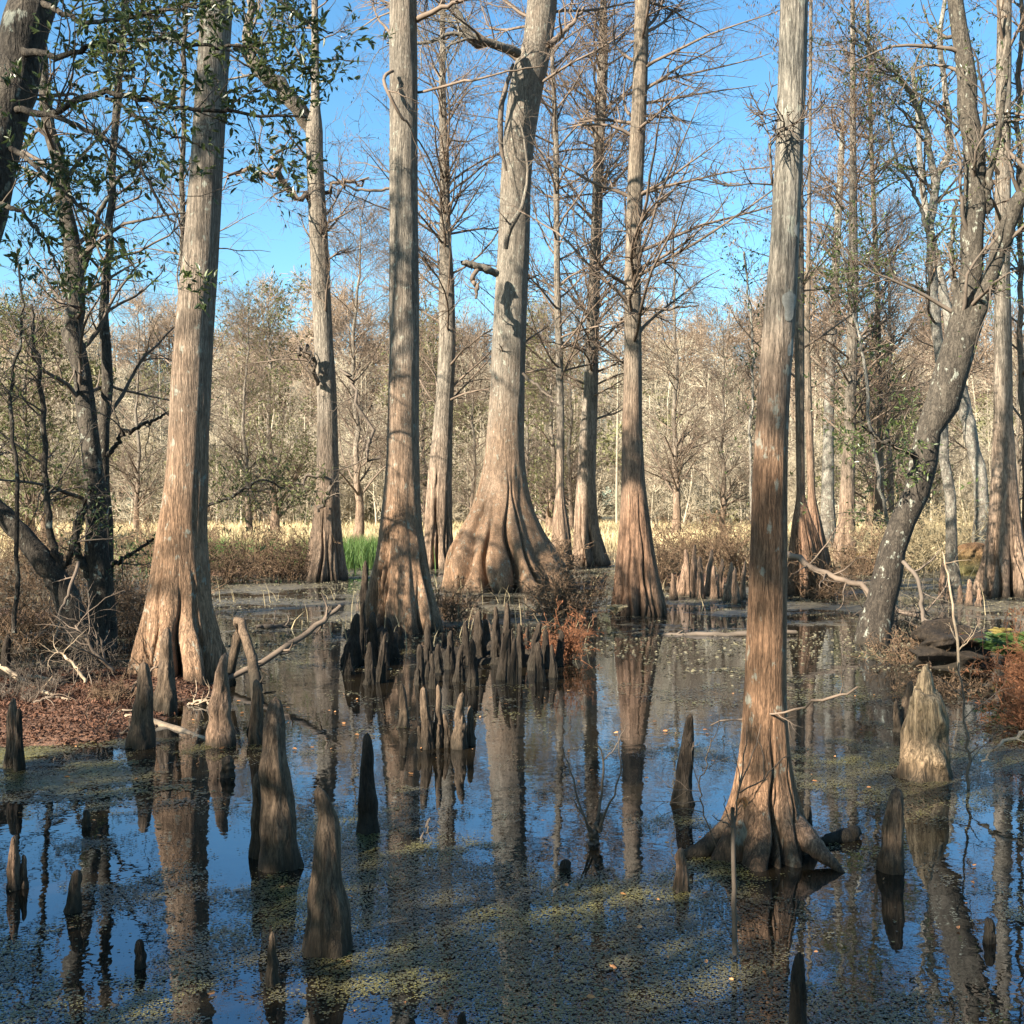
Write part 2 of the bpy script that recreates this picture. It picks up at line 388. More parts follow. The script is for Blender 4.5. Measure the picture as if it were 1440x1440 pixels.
def cyp_branches(tr, z0, z1, n1, L1, gb, ang=62, c2=10, c3=7, rr=.26, rmax=.045, trop=.03, side=0., L2=.34, flat=.3, rmn=.0045, prune=True):
    ap, ar = tr.axis(z0, z1)
    p1, r1 = spawn(ap, ar, n1, 0, 1, L1, ang, 9, .10, trop, rr, rmax, .18, lt=.45, rmin=rmn)
    if side: # lean the spread to one side
        p1[:, :, 0] += side*np.linspace(0, 1, 9)[None]**1.5*L1*.4
    gb.tubes(p1, r1, 5)
    p2, r2 = spawn(p1, r1, c2, .15, 1, L1*L2, 48, 6, .12, .02, .55, .04, .3, lt=.4, rmin=rmn*.75, flat=flat)
    gb.tubes(p2, r2, 3)
    p3, r3 = spawn(p2, r2, c3, .15, 1, L1*L2*.36, 42, 4, .14, -.03, .6, .02, .4, rmin=rmn*.6)
    gb.tubes(p3, r3, 3)
    return p1, r1, p2, r2, p3, r3
def droops(gl, tw, per, size):
    """short hanging dry sprigs at the twig ends"""
    m = len(tw); rep = np.repeat(np.arange(m), per); t = rng.uniform(.3, 1, len(rep)); P0, T, _, _ = at(tw[rep], t)
    d = rng.normal(0, .35, P0.shape); d[:, 2] = -1; d /= np.linalg.norm(d, axis=1, keepdims=True)
    leaf_at(gl, P0, d, size*rng.uniform(.5, 1.2, len(rep)), .2, .3)

def cypress(name, label, tr, mat, sides=64, dz=.06, br=None, limbs=(), group='bald cypress trees standing in the water', droop=0, cat='cypress tree'):
    root = empty(name, tr.base, label, cat, group)
    tr.mesh(sides, dz).build('trunk', mat, root)
    for lb in limbs:        # each a big individual limb: pixel path
        gl = Geo(); pts, kw = lb
        p, r = pxpath(pts, kw.get('n', 16), tr.base); p = crooked(p, kw.get('j', .02)*tr.d/30)
        gl.tubes(p, r, 8)
        if kw.get('c', 6):
            p2, r2 = spawn(p, r, kw.get('c', 6), .2, 1, kw.get('L', 1.5), 50, 8, .22, .02, .45, .05, .25, rmin=.006); gl.tubes(p2, r2, 4)
            p3, r3 = spawn(p2, r2, 6, .2, 1, kw.get('L', 1.5)*.45, 45, 5, .18, .0, .55, .03, .3, rmin=.005); gl.tubes(p3, r3, 3)
            p4, r4 = spawn(p3, r3, 4, .2, 1, kw.get('L', 1.5)*.2, 45, 3, .18, .0, .6, .02, .4, rmin=.004); gl.tubes(p4, r4, 3)
        gl.build(kw.get('name', 'limb'), kw.get('mat', M['twig']), root)
    if br:
        gb = Geo()
        sets = br if isinstance(br, list) else [br]
        tws = []
        for kw in sets: tws.append(cyp_branches(tr, gb=gb, **kw)[4])
        gb.build('branches', M['twig'], root)
        if droop:
            gl = Geo()
            for tw in tws: droops(gl, tw, droop, .09)
            gl.build('dry_sprigs', M['rust_dull'], root)
    return root

T1 = Trunk(962, [(0, 283, 327), (80, 279, 322), (160, 273, 317), (240, 268, 313), (333, 260, 308), (400, 253, 304), (480, 245, 299), (560, 240, 296), (620, 237, 293), (680, 233, 292), (747, 221, 290), (813, 211, 296), (850, 204, 302), (880, 196, 310), (915, 184, 322), (940, 176, 332), (962, 168, 342)], 21, nl=8, amp=.42, hf=.62, seed=12)
T2 = Trunk(886, [(0, 548, 586), (100, 548, 587), (250, 548, 587), (400, 547, 589), (500, 547, 589), (580, 545, 589), (640, 543, 590), (690, 540, 591), (727, 535, 593), (760, 530, 598), (790, 524, 604), (820, 515, 611), (850, 505, 621), (886, 494, 634)], 24, nl=9, amp=.38, hf=.9, seed=22)
T3 = Trunk(828, [(0, 742, 784), (60, 736, 777), (90, 722, 771), (133, 714, 762), (200, 707, 751), (267, 703, 746), (333, 701, 745), (400, 697, 742), (480, 692, 740), (547, 690, 738), (613, 684, 737), (647, 680, 738), (680, 673, 743), (705, 664, 748), (727, 652, 756), (750, 638, 768), (775, 621, 786), (800, 613, 804), (828, 609, 818)], 24, nl=11, amp=.25, hf=1.5, seed=36, toph=.15)
T4 = Trunk(864, [(0, 893, 913), (133, 889, 910), (240, 883, 905), (333, 880, 902), (400, 878, 901), (480, 878, 902), (600, 875, 903), (680, 874, 907), (730, 872, 914), (780, 867, 923), (813, 862, 932), (840, 859, 939), (864, 855, 945)], 23, nl=10, amp=.26, hf=.9, seed=44)
T5 = Trunk(1198, [(0, 1098, 1136), (100, 1095, 1134), (200, 1092, 1130), (280, 1087, 1126), (350, 1083, 1123), (420, 1077, 1120), (480, 1071, 1116), (547, 1066, 1111), (613, 1062, 1108), (680, 1058, 1107), (747, 1056, 1107), (847, 1053, 1107), (960, 1048, 1106), (1030, 1043, 1108), (1080, 1036, 1114), (1110, 1028, 1121), (1140, 1016, 1130), (1170, 997, 1144), (1185, 986, 1155), (1198, 972, 1166)], 15, nl=7, amp=.50, hf=.30, seed=57, toe=.22, toph=.04)
T6 = Trunk(800, [(0, 619, 626), (133, 617, 627), (227, 618, 632), (333, 618, 634), (400, 617, 639), (480, 617, 641), (560, 613, 638), (613, 608, 636), (680, 600, 636), (747, 595, 638), (780, 592, 641), (800, 589, 646)], 24, nl=9, amp=.36, hf=1.5, seed=66)
T7 = Trunk(796, [(0, 844, 853), (100, 840, 855), (200, 835, 850), (300, 832, 847), (400, 827, 844), (480, 823, 842), (547, 821, 841), (613, 815, 839), (680, 811, 838), (713, 808, 840), (747, 805, 845), (775, 803, 854), (796, 800, 863)], 24, nl=8, amp=.36, hf=1.4, seed=77)
T8 = Trunk(801, [(0, 772, 777), (90, 774, 780), (200, 778, 786), (400, 779, 788), (480, 781, 791), (613, 783, 794), (680, 782, 793), (705, 780, 795), (730, 776, 801), (760, 774, 806), (801, 772, 811)], 22, nl=4, amp=.55, hf=1.6, seed=88)
T9 = Trunk(816, [(0, 438, 447), (100, 438, 449), (150, 437, 450), (180, 430, 454), (220, 431, 454), (270, 433, 457), (333, 435, 461), (400, 438, 464), (480, 442, 468), (547, 446, 473), (600, 446, 475), (680, 444, 477), (735, 438, 480), (780, 428, 486), (816, 415, 494)], 22, nl=8, amp=.4, hf=1.3, seed=99)
T15 = Trunk(838, [(0, 1403, 1422), (200, 1400, 1421), (400, 1399, 1420), (480, 1399, 1422), (600, 1398, 1424), (680, 1394, 1430), (740, 1390, 1437), (780, 1383, 1447), (810, 1373, 1462), (838, 1364, 1472)], 23, nl=9, amp=.36, hf=1.1, seed=15)
T17 = Trunk(795, [(0, 1196, 1202), (200, 1195, 1204), (400, 1193, 1207), (500, 1190, 1205), (613, 1187, 1203), (680, 1182, 1202), (730, 1179, 1203), (765, 1172, 1207), (795, 1165, 1211)], 22, nl=8, amp=.35, hf=1.4, seed=17)
T18 = Trunk(792, [(0, 1218, 1222), (200, 1222, 1228), (400, 1230, 1237), (560, 1233, 1241), (680, 1230, 1243), (740, 1226, 1245), (792, 1221, 1248)], 20, nl=7, amp=.35, hf=1.4, seed=18)
T19 = Trunk(838, [(150, 1124, 1128), (300, 1122, 1130), (480, 1117, 1131), (600, 1119, 1131), (700, 1120, 1132), (730, 1114, 1142), (770, 1109, 1158), (838, 1102, 1176)], 19, nl=9, amp=.5, hf=1.2, seed=19)
T19b = Trunk(822, [(200, 1137, 1141), (480, 1131, 1139), (600, 1133, 1143), (700, 1136, 1147), (740, 1133, 1157), (780, 1130, 1167), (822, 1124, 1177)], 18, nl=6, amp=.45, hf=1.2, seed=20)
T20 = Trunk(786, [(200, 1180, 1188), (400, 1168, 1180), (500, 1161, 1175), (600, 1158, 1172), (700, 1155, 1173), (786, 1150, 1180)], 18, nl=7, amp=.2, hf=1.2, seed=21)

cypress('cypress_tree', 'big foreground cypress at left, base lit tan on the leafy bank', T1, M['cyp'], 220, .04,
        br=dict(z0=9, z1=20.5, n1=24, L1=3.4))
t2 = cypress('cypress_tree', 'straight pale cypress left of centre rising behind a row of dark knees', T2, M['cyp'], 200, .05,
        br=dict(z0=9.5, z1=23, n1=44, L1=4.),
        limbs=[([(586, 28, 19.9, 9), (615, 14, 19.5, 7), (650, 0, 19.3, 5), (690, -20, 19, 3)], dict(c=6, L=1.1)),
               ([(552, 100, 19.6, 5), (540, 110, 19.4, 5), (548, 135, 19.3, 5), (565, 165, 19.4, 4), (578, 180, 19.5, 3)], dict(c=2, L=.7)),
               ([(588, 130, 20., 4), (640, 118, 19.6, 4), (700, 105, 19.3, 3), (765, 92, 19.3, 2)], dict(c=5, L=.8)),
               ([(547, 265, 20, 4), (520, 268, 20, 4), (490, 262, 20, 3), (455, 240, 20, 2)], dict(c=6, L=1.2))])
t3 = cypress('cypress_tree', 'massive central cypress with widely flared buttress and mottled shade', T3, M['cyp'], 240, .06,
        br=[dict(z0=12.5, z1=23.5, n1=46, L1=5.6), dict(z0=5, z1=12, n1=6, L1=1.6, c2=5, c3=4)],
        limbs=[([(728, 75, 29.3, 14), (700, 62, 28.7, 13), (672, 56, 28.4, 12), (655, 40, 28.3, 9), (640, 10, 28.2, 7), (622, -30, 28, 6)], dict(c=8, L=2.6, j=.022, mat=M['cyp'])),
               ([(690, 60, 28.7, 10), (668, 62, 28.4, 10), (640, 45, 28.2, 6), (600, 60, 28, 5), (545, 62, 28, 3)], dict(c=8, L=2.2, j=.022, mat=M['cyp'])),
               ([(770, 62, 29.4, 10), (788, 52, 29.5, 9), (800, 38, 29.6, 6), (822, 10, 29.8, 4)], dict(c=5, L=2)),
               ([(698, 385, 29.2, 11), (680, 377, 28.9, 11), (660, 371, 28.7, 10), (650, 368, 28.6, 6)], dict(c=0, name='broken_stub', mat=M['cyp'])),
               ([(672, 376, 28.8, 7), (665, 392, 28.7, 7), (672, 405, 28.6, 6), (668, 422, 28.6, 2)], dict(c=3, L=.4, name='broken_stub')),
               ([(711, 350, 28.95, 7), (715, 328, 28.8, 8), (722, 312, 28.7, 8), (736, 285, 28.7, 6), (742, 240, 28.7, 4), (737, 200, 28.7, 3), (728, 160, 28.6, 2)], dict(c=4, L=.7, name='side_shoot', mat=M['cyp'], j=.008)),
               ([(712, 240, 28.8, 3), (704, 200, 28.8, 7), (705, 150, 28.9, 8), (714, 115, 29, 6), (722, 90, 29.1, 4)], dict(c=0, j=.008, name='clinging_stem', mat=M['twig_dark'])),
               ([(735, 525, 29, 4), (760, 548, 28.6, 4), (785, 570, 28.3, 3)], dict(c=3, L=.5, name='dead_branch', mat=M['twig_dark']))])
cypress('cypress_tree', 'slim cypress right of centre, one long half in shade, smooth flared foot', T4, M['cyp_red'], 180, .05,
        br=[dict(z0=4.8, z1=11.5, n1=30, L1=3.6, side=.6, c2=11, c3=6, rmn=.005), dict(z0=11, z1=22, n1=34, L1=3.4, rmn=.005)],
        limbs=[([(901, 433, 23, 5), (930, 434, 22.6, 4), (960, 431, 22.4, 3), (985, 430, 22.3, 2)], dict(c=2, L=.3, name='dead_branch', mat=M['twig_dark']))])
t5 = cypress('cypress_tree', 'nearest cypress at right with straight orange brown trunk and splayed roots in open water', T5, M['cyp_front'], 260, .018,
        br=dict(z0=6, z1=14.5, n1=14, L1=2.),
        limbs=[([(1100, 1130, 7.12, 24), (1128, 1172, 6.98, 34), (1150, 1196, 6.88, 26), (1170, 1214, 6.8, 16), (1188, 1230, 6.72, 5)], dict(c=0, j=.008, name='root', mat=M['knee_red'])),
               ([(1050, 1130, 7.15, 24), (1015, 1176, 7.1, 34), (985, 1196, 7.05, 26), (960, 1204, 7.05, 14), (940, 1212, 7.05, 5)], dict(c=0, j=.008, name='root', mat=M['knee'])),
               ([(1088, 275, 7.3, 4), (1084, 240, 7.25, 4), (1083, 200, 7.2, 3)], dict(c=5, L=.45, name='dead_branch', mat=M['twig_dark']))])
for (px, py, w_, h_) in ((1106, 432, 11, 21), (1117, 327, 6, 10), (1109, 492, 8, 12)):
    zc = H-(py-YH)/F*T5.d; cxp = T5.c(np.array(zc))[0]+T5.base[0]; off = (px-720)/F*T5.d-cxp; R_ = float(T5.rad(zc))
    th0 = -math.acos(max(-1, min(1, off/R_)))
    g = Geo(); rr_ = np.linspace(0, 1, 7)[:, None]; aa = np.linspace(0, 2*PI, 24, endpoint=False)[None]
    ww = w_/F*T5.d; hh_ = h_/F*T5.d; wob = 1+.18*np.sin(aa*3+px)+.1*np.sin(aa*5)
    th = th0+rr_*wob*np.cos(aa)*ww/R_; zz = zc+rr_*wob*np.sin(aa)*hh_
    v = T5.surf(th, zz, .0025); i = np.arange(6)[:, None]*24; j = np.arange(24)[None]
    g.add(v, np.stack([i+j, i+(j+1) % 24, i+24+(j+1) % 24, i+24+j], -1))
    g.build('lichen_patch', plain('pale_lichen', (.19, .18, .15), (.29, .28, .24), 60., .9), t5)
cypress('cypress_tree', 'slender leaning cypress just behind the straight pale one', T6, M['cyp_far'], 140, .08,
        br=[dict(z0=5, z1=23.5, n1=90, L1=5., ang=58)], droop=1)
cypress('cypress_tree', 'slender grey cypress right of the massive one with ladder of side branches', T7, M['cyp_far'], 140, .08,
        br=[dict(z0=5, z1=23.5, n1=96, L1=5., ang=58)], droop=1,
        limbs=[([(836, 478, 41, 3), (860, 500, 40, 5), (895, 512, 39.5, 4)], dict(c=3, L=.8, name='dead_branch', mat=M['twig_dark']))])
cypress('cypress_tree', 'thin crooked tree on split stilt-like foot between two cypresses', T8, M['cyp_far'], 60, .08,
        br=[dict(z0=6, z1=21.5, n1=74, L1=4.4, ang=60, rr=.5, rmax=.04)], droop=1)
cypress('cypress_tree', 'knobbly cypress at left centre with one thick limb bent to the left', T9, M['cyp_far'], 140, .07,
        br=[dict(z0=14, z1=21.5, n1=18, L1=3.), dict(z0=5, z1=12, n1=10, L1=2.6)],
        limbs=[([(442, 190, 33.6, 22), (428, 165, 33.4, 24), (405, 128, 33, 24), (380, 103, 32.7, 22), (352, 78, 32.5, 18), (345, 55, 32.5, 14), (350, 10, 32.6, 11), (352, -40, 32.6, 8)], dict(c=7, L=2.5, j=.06, mat=M['cyp_far'])),
               ([(352, 78, 32.5, 12), (338, 66, 32.3, 9), (330, 68, 32.2, 7)], dict(c=0, mat=M['cyp_far'], name='broken_stub')),
               ([(436, 283, 33.4, 9), (415, 272, 33, 8), (395, 250, 32.7, 9), (388, 225, 32.6, 6), (400, 200, 32.6, 4)], dict(c=5, L=1.8, j=.08)),
               ([(392, 248, 32.7, 6), (370, 250, 32.4, 6), (345, 240, 32.3, 5), (318, 255, 32.2, 4)], dict(c=7, L=2.0, j=.08)),
               ([(455, 272, 33.6, 6), (475, 258, 33.4, 5), (500, 262, 33.3, 4), (520, 250, 33.2, 2)], dict(c=6, L=1.6, j=.08)),
               ([(446, 540, 33, 6), (438, 505, 32.7, 6), (426, 490, 32.6, 6), (420, 505, 32.5, 4)], dict(c=5, L=.9, j=.06, mat=M['twig_dark'])),
               ([(478, 520, 33, 4), (500, 545, 32.7, 4), (520, 625, 32.4, 5), (537, 650, 32.3, 4)], dict(c=7, L=1.3, j=.1, mat=M['twig_dark'])),
               ([(448, 720, 32.7, 5), (460, 700, 32.5, 6), (462, 672, 32.4, 6), (440, 668, 32.3, 5), (420, 682, 32.2, 4)], dict(c=4, L=.7, j=.04, mat=M['twig_dark']))])
cypress('cypress_tree', 'large pale cypress at the right edge with broad fluted foot', T15, M['cyp_far'], 150, .06,
        br=[dict(z0=7, z1=22.5, n1=30, L1=3.4)], droop=1)
cypress('cypress_tree', 'slim straight cypress between the nearest trunk and the leaning tree', T17, M['cyp_far'], 60, .08,
        br=[dict(z0=4, z1=21.5, n1=88, L1=4.4, ang=60)], droop=1)
cypress('cypress_tree', 'thin cypress with reddish cone foot beside the leaning tree', T18, M['cyp_red'], 60, .08,
        br=[dict(z0=4, z1=19.5, n1=60, L1=3.4, ang=60, rr=.5, rmax=.05)], droop=1)
cypress('cypress_tree', 'dark narrow cypress just right of the nearest trunk with folded fluted foot', T19, M['cyp_red'], 140, .06,
        br=[dict(z0=5, z1=18.5, n1=34, L1=3.)], droop=1)
cypress('cypress_tree', 'thin tan cypress fused beside the folded fluted foot', T19b, M['cyp_red'], 60, .06,
        br=[dict(z0=5, z1=17.5, n1=26, L1=2.6)], droop=1)
cypress('cypress_tree', 'grey soft-edged cypress in second rank left of the slim straight one', T20, M['oak_pale'], 60, .08,
        br=[dict(z0=6, z1=17.5, n1=40, L1=3.6, rr=.5)], droop=1)

# ------------------------------------------------------------------ non-cypress trees built on traced stems
def stem_tree(name, label, base, stems, mat, cat='tree', group=None, twigs=None, leaf=None, leafper=0, lsize=.05, sides=14, extra=None, tmat=None):
    """stems: list of pixel paths; first is the trunk, the others limbs"""
    base = np.asarray(base, float)
    root = empty(name, base, label, cat, group)
    gt = Geo(); gf = Geo(); gtr = Geo()
    for k, st in enumerate(stems):
        p, r = pxpath(st, 30, base); p = crooked(p, .006*st[0][2]/6)
        r = r*(1+rng.normal(0, .035, r.shape))
        gs = Geo(); gs.tubes(p, r, sides); gs.build('trunk' if k == 0 else 'limb', mat, root)
        if twigs and k in twigs:
            kw = twigs[k]; L = kw['L']
            p1, r1 = spawn(p, r, kw['n'], kw.get('t0', .15), 1, L, kw.get('ang', 55), 9, kw.get('wob', .14), kw.get('trop', .02), .4, kw.get('rx', .04), .25, lt=.3, rmin=kw.get('rm', .005)); gtr.tubes(p1, r1, 5)
            p2, r2 = spawn(p1, r1, kw.get('c2', 6), .2, 1, L*.42, 48, 6, .16, kw.get('trop', .02), .55, .03, .3, rmin=kw.get('rm', .005)*.7); gtr.tubes(p2, r2, 3)
            p3, r3 = spawn(p2, r2, kw.get('c3', 4), .2, 1, L*.18, 45, 4, .16, 0, .6, .02, .4, rmin=kw.get('rm', .005)*.5); gtr.tubes(p3, r3, 3)
            if leaf and leafper:
                lp = kw.get('lp', leafper)
                if lp == 1: leaves(gf, p3[rng.random(len(p3)) < .6], 1, lsize)
                elif lp: leaves(gf, p3, lp, lsize); leaves(gf, p2, max(1, lp//2), lsize, .5)
    if gtr.n: gtr.build('branches', tmat or M['twig_dark'], root)
    if gf.n: gf.build('foliage', leaf, root, smooth=False)
    return root
def B(x, y, d, z=0.): p = P(x, y, d); p[2] = z; return p

stem_tree('leaning_tree', 'dark lichen-spotted tree leaning right out of the water, forked in two', B(1228, 905, 18),
    [[(1224, 935, 18, 60), (1228, 905, 18, 52), (1234, 870, 18, 44), (1245, 820, 18, 40), (1262, 755, 18, 36), (1286, 690, 18, 36), (1304, 620, 18, 38), (1326, 560, 18, 44), (1345, 500, 18, 46), (1352, 470, 18, 42), (1357, 420, 18, 33), (1366, 340, 18, 30), (1374, 270, 18, 31), (1368, 200, 18, 27), (1357, 133, 18, 26), (1355, 70, 18, 24), (1346, 0, 18, 21), (1335, -120, 18, 17), (1322, -300, 18, 8)],
     [(1345, 500, 18, 36), (1368, 455, 17.9, 28), (1390, 400, 17.8, 22), (1408, 345, 17.7, 22), (1424, 300, 17.6, 22), (1442, 255, 17.5, 20), (1475, 150, 17.3, 16), (1500, 0, 17, 10)],
     [(1386, 300, 18, 14), (1392, 260, 17.9, 10), (1402, 190, 17.8, 9), (1410, 140, 17.7, 7), (1420, 20, 17.6, 5)],
     [(1350, 470, 18, 12), (1342, 400, 18.4, 9), (1338, 350, 18.6, 7), (1345, 280, 18.8, 5)],
     [(1288, 642, 17.9, 9), (1270, 632, 17.6, 6), (1245, 622, 17.4, 5), (1215, 600, 17.2, 3)]],
    M['oak'], 'tree', twigs={0: dict(n=16, L=2.0, t0=.5, lp=2), 1: dict(n=8, L=1.6, t0=.2, lp=2), 3: dict(n=6, L=1.), 4: dict(n=7, L=.8, c2=5, lp=3)},
    leaf=M['leaf'], leafper=2, lsize=.075, sides=20)
stem_tree('evergreen_tree', 'tall pale spotted holly-like tree with scattered green leaves and forked top', B(1325, 800, 36),
    [(lambda a: a)([(1345, 830, 30, 17), (1335, 700, 30, 15), (1324, 560, 30, 14), (1318, 470, 30, 14), (1312, 400, 30, 14), (1308, 330, 30, 13), (1318, 260, 30, 12), (1335, 200, 30, 10), (1330, 130, 30, 8), (1322, 60, 30, 7), (1330, -30, 30, 5)]),
     [(1316, 265, 30, 11), (1305, 200, 29.8, 9), (1285, 140, 29.6, 8), (1262, 105, 29.4, 7), (1230, 75, 29.2, 6), (1195, 30, 29, 4)],
     [(1308, 340, 30, 7), (1290, 280, 29.6, 5), (1262, 225, 29.3, 4), (1240, 130, 29, 3)]],
    M['oak_pale'], 'tree', twigs={0: dict(n=16, L=2.6, t0=.3, c2=6, c3=4), 1: dict(n=12, L=2.2, c2=6, lp=2), 2: dict(n=10, L=2.0, c2=6)}, leaf=M['leaf'], leafper=3, lsize=.11)
stem_tree('dark_trunk_tree', 'crooked tree toned dark for shade at far left bending left above its fork', B(135, 915, 17),
    [[(135, 935, 17, 58), (136, 900, 17, 40), (138, 850, 17, 34), (140, 790, 17, 34), (136, 720, 17, 30), (128, 640, 17, 27), (116, 540, 17, 26), (106, 480, 17, 26), (104, 420, 17, 26), (103, 350, 17, 25), (92, 270, 17, 20), (76, 205, 17, 19), (64, 140, 17, 17), (56, 60, 17, 15), (48, -40, 17, 12), (40, -200, 17, 7)],
     [(107, 400, 17, 14), (125, 350, 17, 10), (140, 300, 16.9, 7), (170, 250, 16.8, 5), (215, 220, 16.6, 3)],
     [(138, 830, 17, 16), (108, 770, 16.8, 10), (120, 710, 16.7, 8)]],
    M['oak'], 'tree', twigs={0: dict(n=20, L=2.2, t0=.35, c2=6, c3=3, lp=1), 1: dict(n=8, L=1.4, lp=1)}, leaf=M['leaf'], leafper=2, lsize=.06, sides=18)
stem_tree('dark_trunk_tree', 'straight thinner dark tree pressed against the crooked one at far left', B(150, 915, 17.5),
    [[(148, 930, 17.5, 40), (149, 880, 17.5, 28), (147, 800, 17.5, 22), (147, 700, 17.5, 18), (147, 600, 17.5, 17), (148, 480, 17.5, 14), (150, 400, 17.5, 12), (152, 333, 17.5, 11), (158, 250, 17.5, 10), (160, 200, 17.5, 9), (165, 133, 17.5, 11), (170, 60, 17.5, 9), (176, 0, 17.5, 8), (180, -120, 17.5, 5)],
     [(152, 640, 17.4, 7), (175, 610, 17.2, 6), (205, 595, 17, 5), (240, 580, 16.9, 3)],
     [(150, 800, 17.4, 7), (180, 780, 17.2, 5), (215, 758, 17, 4)]],
    M['oak'], 'tree', twigs={0: dict(n=18, L=2.0, t0=.2, c2=6, c3=3, lp=1), 1: dict(n=8, L=1.0, c2=5, lp=1), 2: dict(n=5, L=.8)}, leaf=M['leaf'], leafper=2, lsize=.06, sides=16)
stem_tree('dark_trunk_tree', 'low dark stem slanting in from the left edge beside a bushy stool', B(90, 900, 15.5),
    [[(118, 905, 15.5, 40), (95, 850, 15.5, 38), (72, 802, 15.5, 32), (40, 765, 15.5, 28), (0, 720, 15.5, 26), (-50, 650, 15.4, 22), (-100, 500, 15.2, 16), (-140, 300, 15, 9)],
     [(85, 800, 15.5, 16), (78, 770, 15.5, 11), (66, 700, 15.5, 8), (62, 620, 15.5, 8), (60, 560, 15.5, 7), (52, 500, 15.4, 6), (45, 430, 15.4, 4)],
     [(90, 800, 15.5, 9), (104, 770, 15.4, 8), (112, 720, 15.3, 5), (130, 690, 15.2, 4)]],
    M['oak'], 'tree', twigs={0: dict(n=8, L=1.5, t0=.5), 1: dict(n=14, L=1.2, c2=6, c3=3, t0=.25, lp=1), 2: dict(n=6, L=.9)}, leaf=M['leaf'], leafper=2, lsize=.06, sides=16)
stem_tree('curved_tree', 'smooth pale tree curving left behind the right-hand cypress', B(1372, 800, 38),
    [[(1375, 815, 38, 26), (1377, 780, 38, 21), (1380, 730, 38, 20), (1374, 660, 38, 19), (1362, 600, 38, 19), (1352, 545, 38, 17), (1340, 480, 38, 15), (1325, 400, 38, 12), (1300, 280, 38, 9), (1285, 100, 38, 6)]],
    M['oak_pale'], 'tree', twigs={0: dict(n=30, L=3.2, t0=.35, c2=7, c3=5, rm=.008)}, tmat=M['twig'])
stem_tree('slim_tree', 'thin reddish stem at the far right edge', B(1436, 830, 28),
    [[(1446, 850, 28, 14), (1442, 650, 28, 10), (1436, 480, 28, 8), (1436, 300, 28, 7), (1434, 100, 28, 7), (1436, -60, 28, 5)]],
    M['cyp_red'], 'tree', twigs={0: dict(n=30, L=2.2, t0=.25, c2=6, c3=4)}, tmat=M['twig'])
stem_tree('slim_tree', 'thin dark stem rising behind the big foreground cypress at left', B(262, 815, 36),
    [[(240, 840, 34, 12), (250, 600, 34, 10), (257, 400, 34, 8), (258, 200, 34, 7), (262, 0, 34, 6), (264, -120, 34, 4)]],
    M['oak'], 'tree', twigs={0: dict(n=40, L=3.0, t0=.15, c2=7, c3=5, rm=.006)}, tmat=M['twig'])

# near evergreen whose trunk crosses the top left corner, its leafy boughs hanging into the picture
nb = B(-260, 1262, 6.2, .25)
stem_tree('evergreen_tree', 'near evergreen in the top left corner with leafy boughs hanging across', nb,
    [[(-260, 1240, 6.2, 110), (-150, 800, 6.2, 95), (-80, 500, 6.2, 84), (-30, 300, 6.3, 74), (2, 170, 6.4, 66), (32, 60, 6.5, 62), (60, -60, 6.6, 56), (90, -240, 6.8, 42), (110, -420, 7, 22)],
     [(25, 70, 6.4, 12), (90, 78, 6.2, 8), (140, 60, 6.1, 7), (210, 55, 6, 6), (280, 66, 6, 5), (350, 64, 6, 4), (400, 60, 6, 2)],
     [(5, 150, 6.4, 12), (70, 160, 6.2, 9), (130, 132, 6.0, 9), (200, 138, 5.9, 7), (250, 150, 5.9, 6), (330, 158, 5.9, 5), (430, 165, 5.9, 3)],
     [(70, 160, 6.2, 7), (140, 190, 6.0, 6), (190, 225, 5.9, 5), (225, 290, 5.9, 4), (255, 335, 5.9, 2)],
     [(-10, 200, 6.4, 10), (40, 225, 6.2, 7), (90, 270, 6.1, 5), (150, 320, 6, 4), (190, 380, 6, 2)],
     [(50, 0, 6.5, 10), (120, 30, 6.3, 7), (200, 20, 6.1, 6), (280, 8, 6, 4), (350, -10, 6, 3)],
     [(60, -40, 6.5, 10), (180, -50, 6.2, 8), (330, -30, 6, 6), (420, 20, 5.9, 4), (470, 50, 5.9, 2)],
     [(150, 135, 6.0, 5), (220, 180, 5.9, 4), (300, 210, 5.9, 2)],
     [(-30, 280, 6.3, 9), (30, 300, 6.1, 6), (70, 350, 6, 4), (95, 420, 6, 2)]],
    M['oak'], 'tree', twigs={0: dict(n=10, L=.9, t0=.45, c2=5, c3=3, rm=.003, rx=.009), 1: dict(n=18, L=.55, c2=5, c3=3, rm=.002, rx=.007), 2: dict(n=22, L=.6, c2=5, c3=3, rm=.002, rx=.007), 3: dict(n=9, L=.5, c2=4, c3=3, rm=.002, lp=1), 4: dict(n=12, L=.5, c2=5, c3=3, rm=.002),
         5: dict(n=18, L=.5, c2=5, c3=3, rm=.002, rx=.007), 6: dict(n=14, L=.5, c2=4, c3=3, rm=.002, rx=.007), 7: dict(n=7, L=.4, c2=4, c3=3, rm=.002, lp=1), 8: dict(n=8, L=.4, c2=4, c3=3, rm=.002)},
    leaf=M['leaf'], leafper=4, lsize=.046, sides=24)

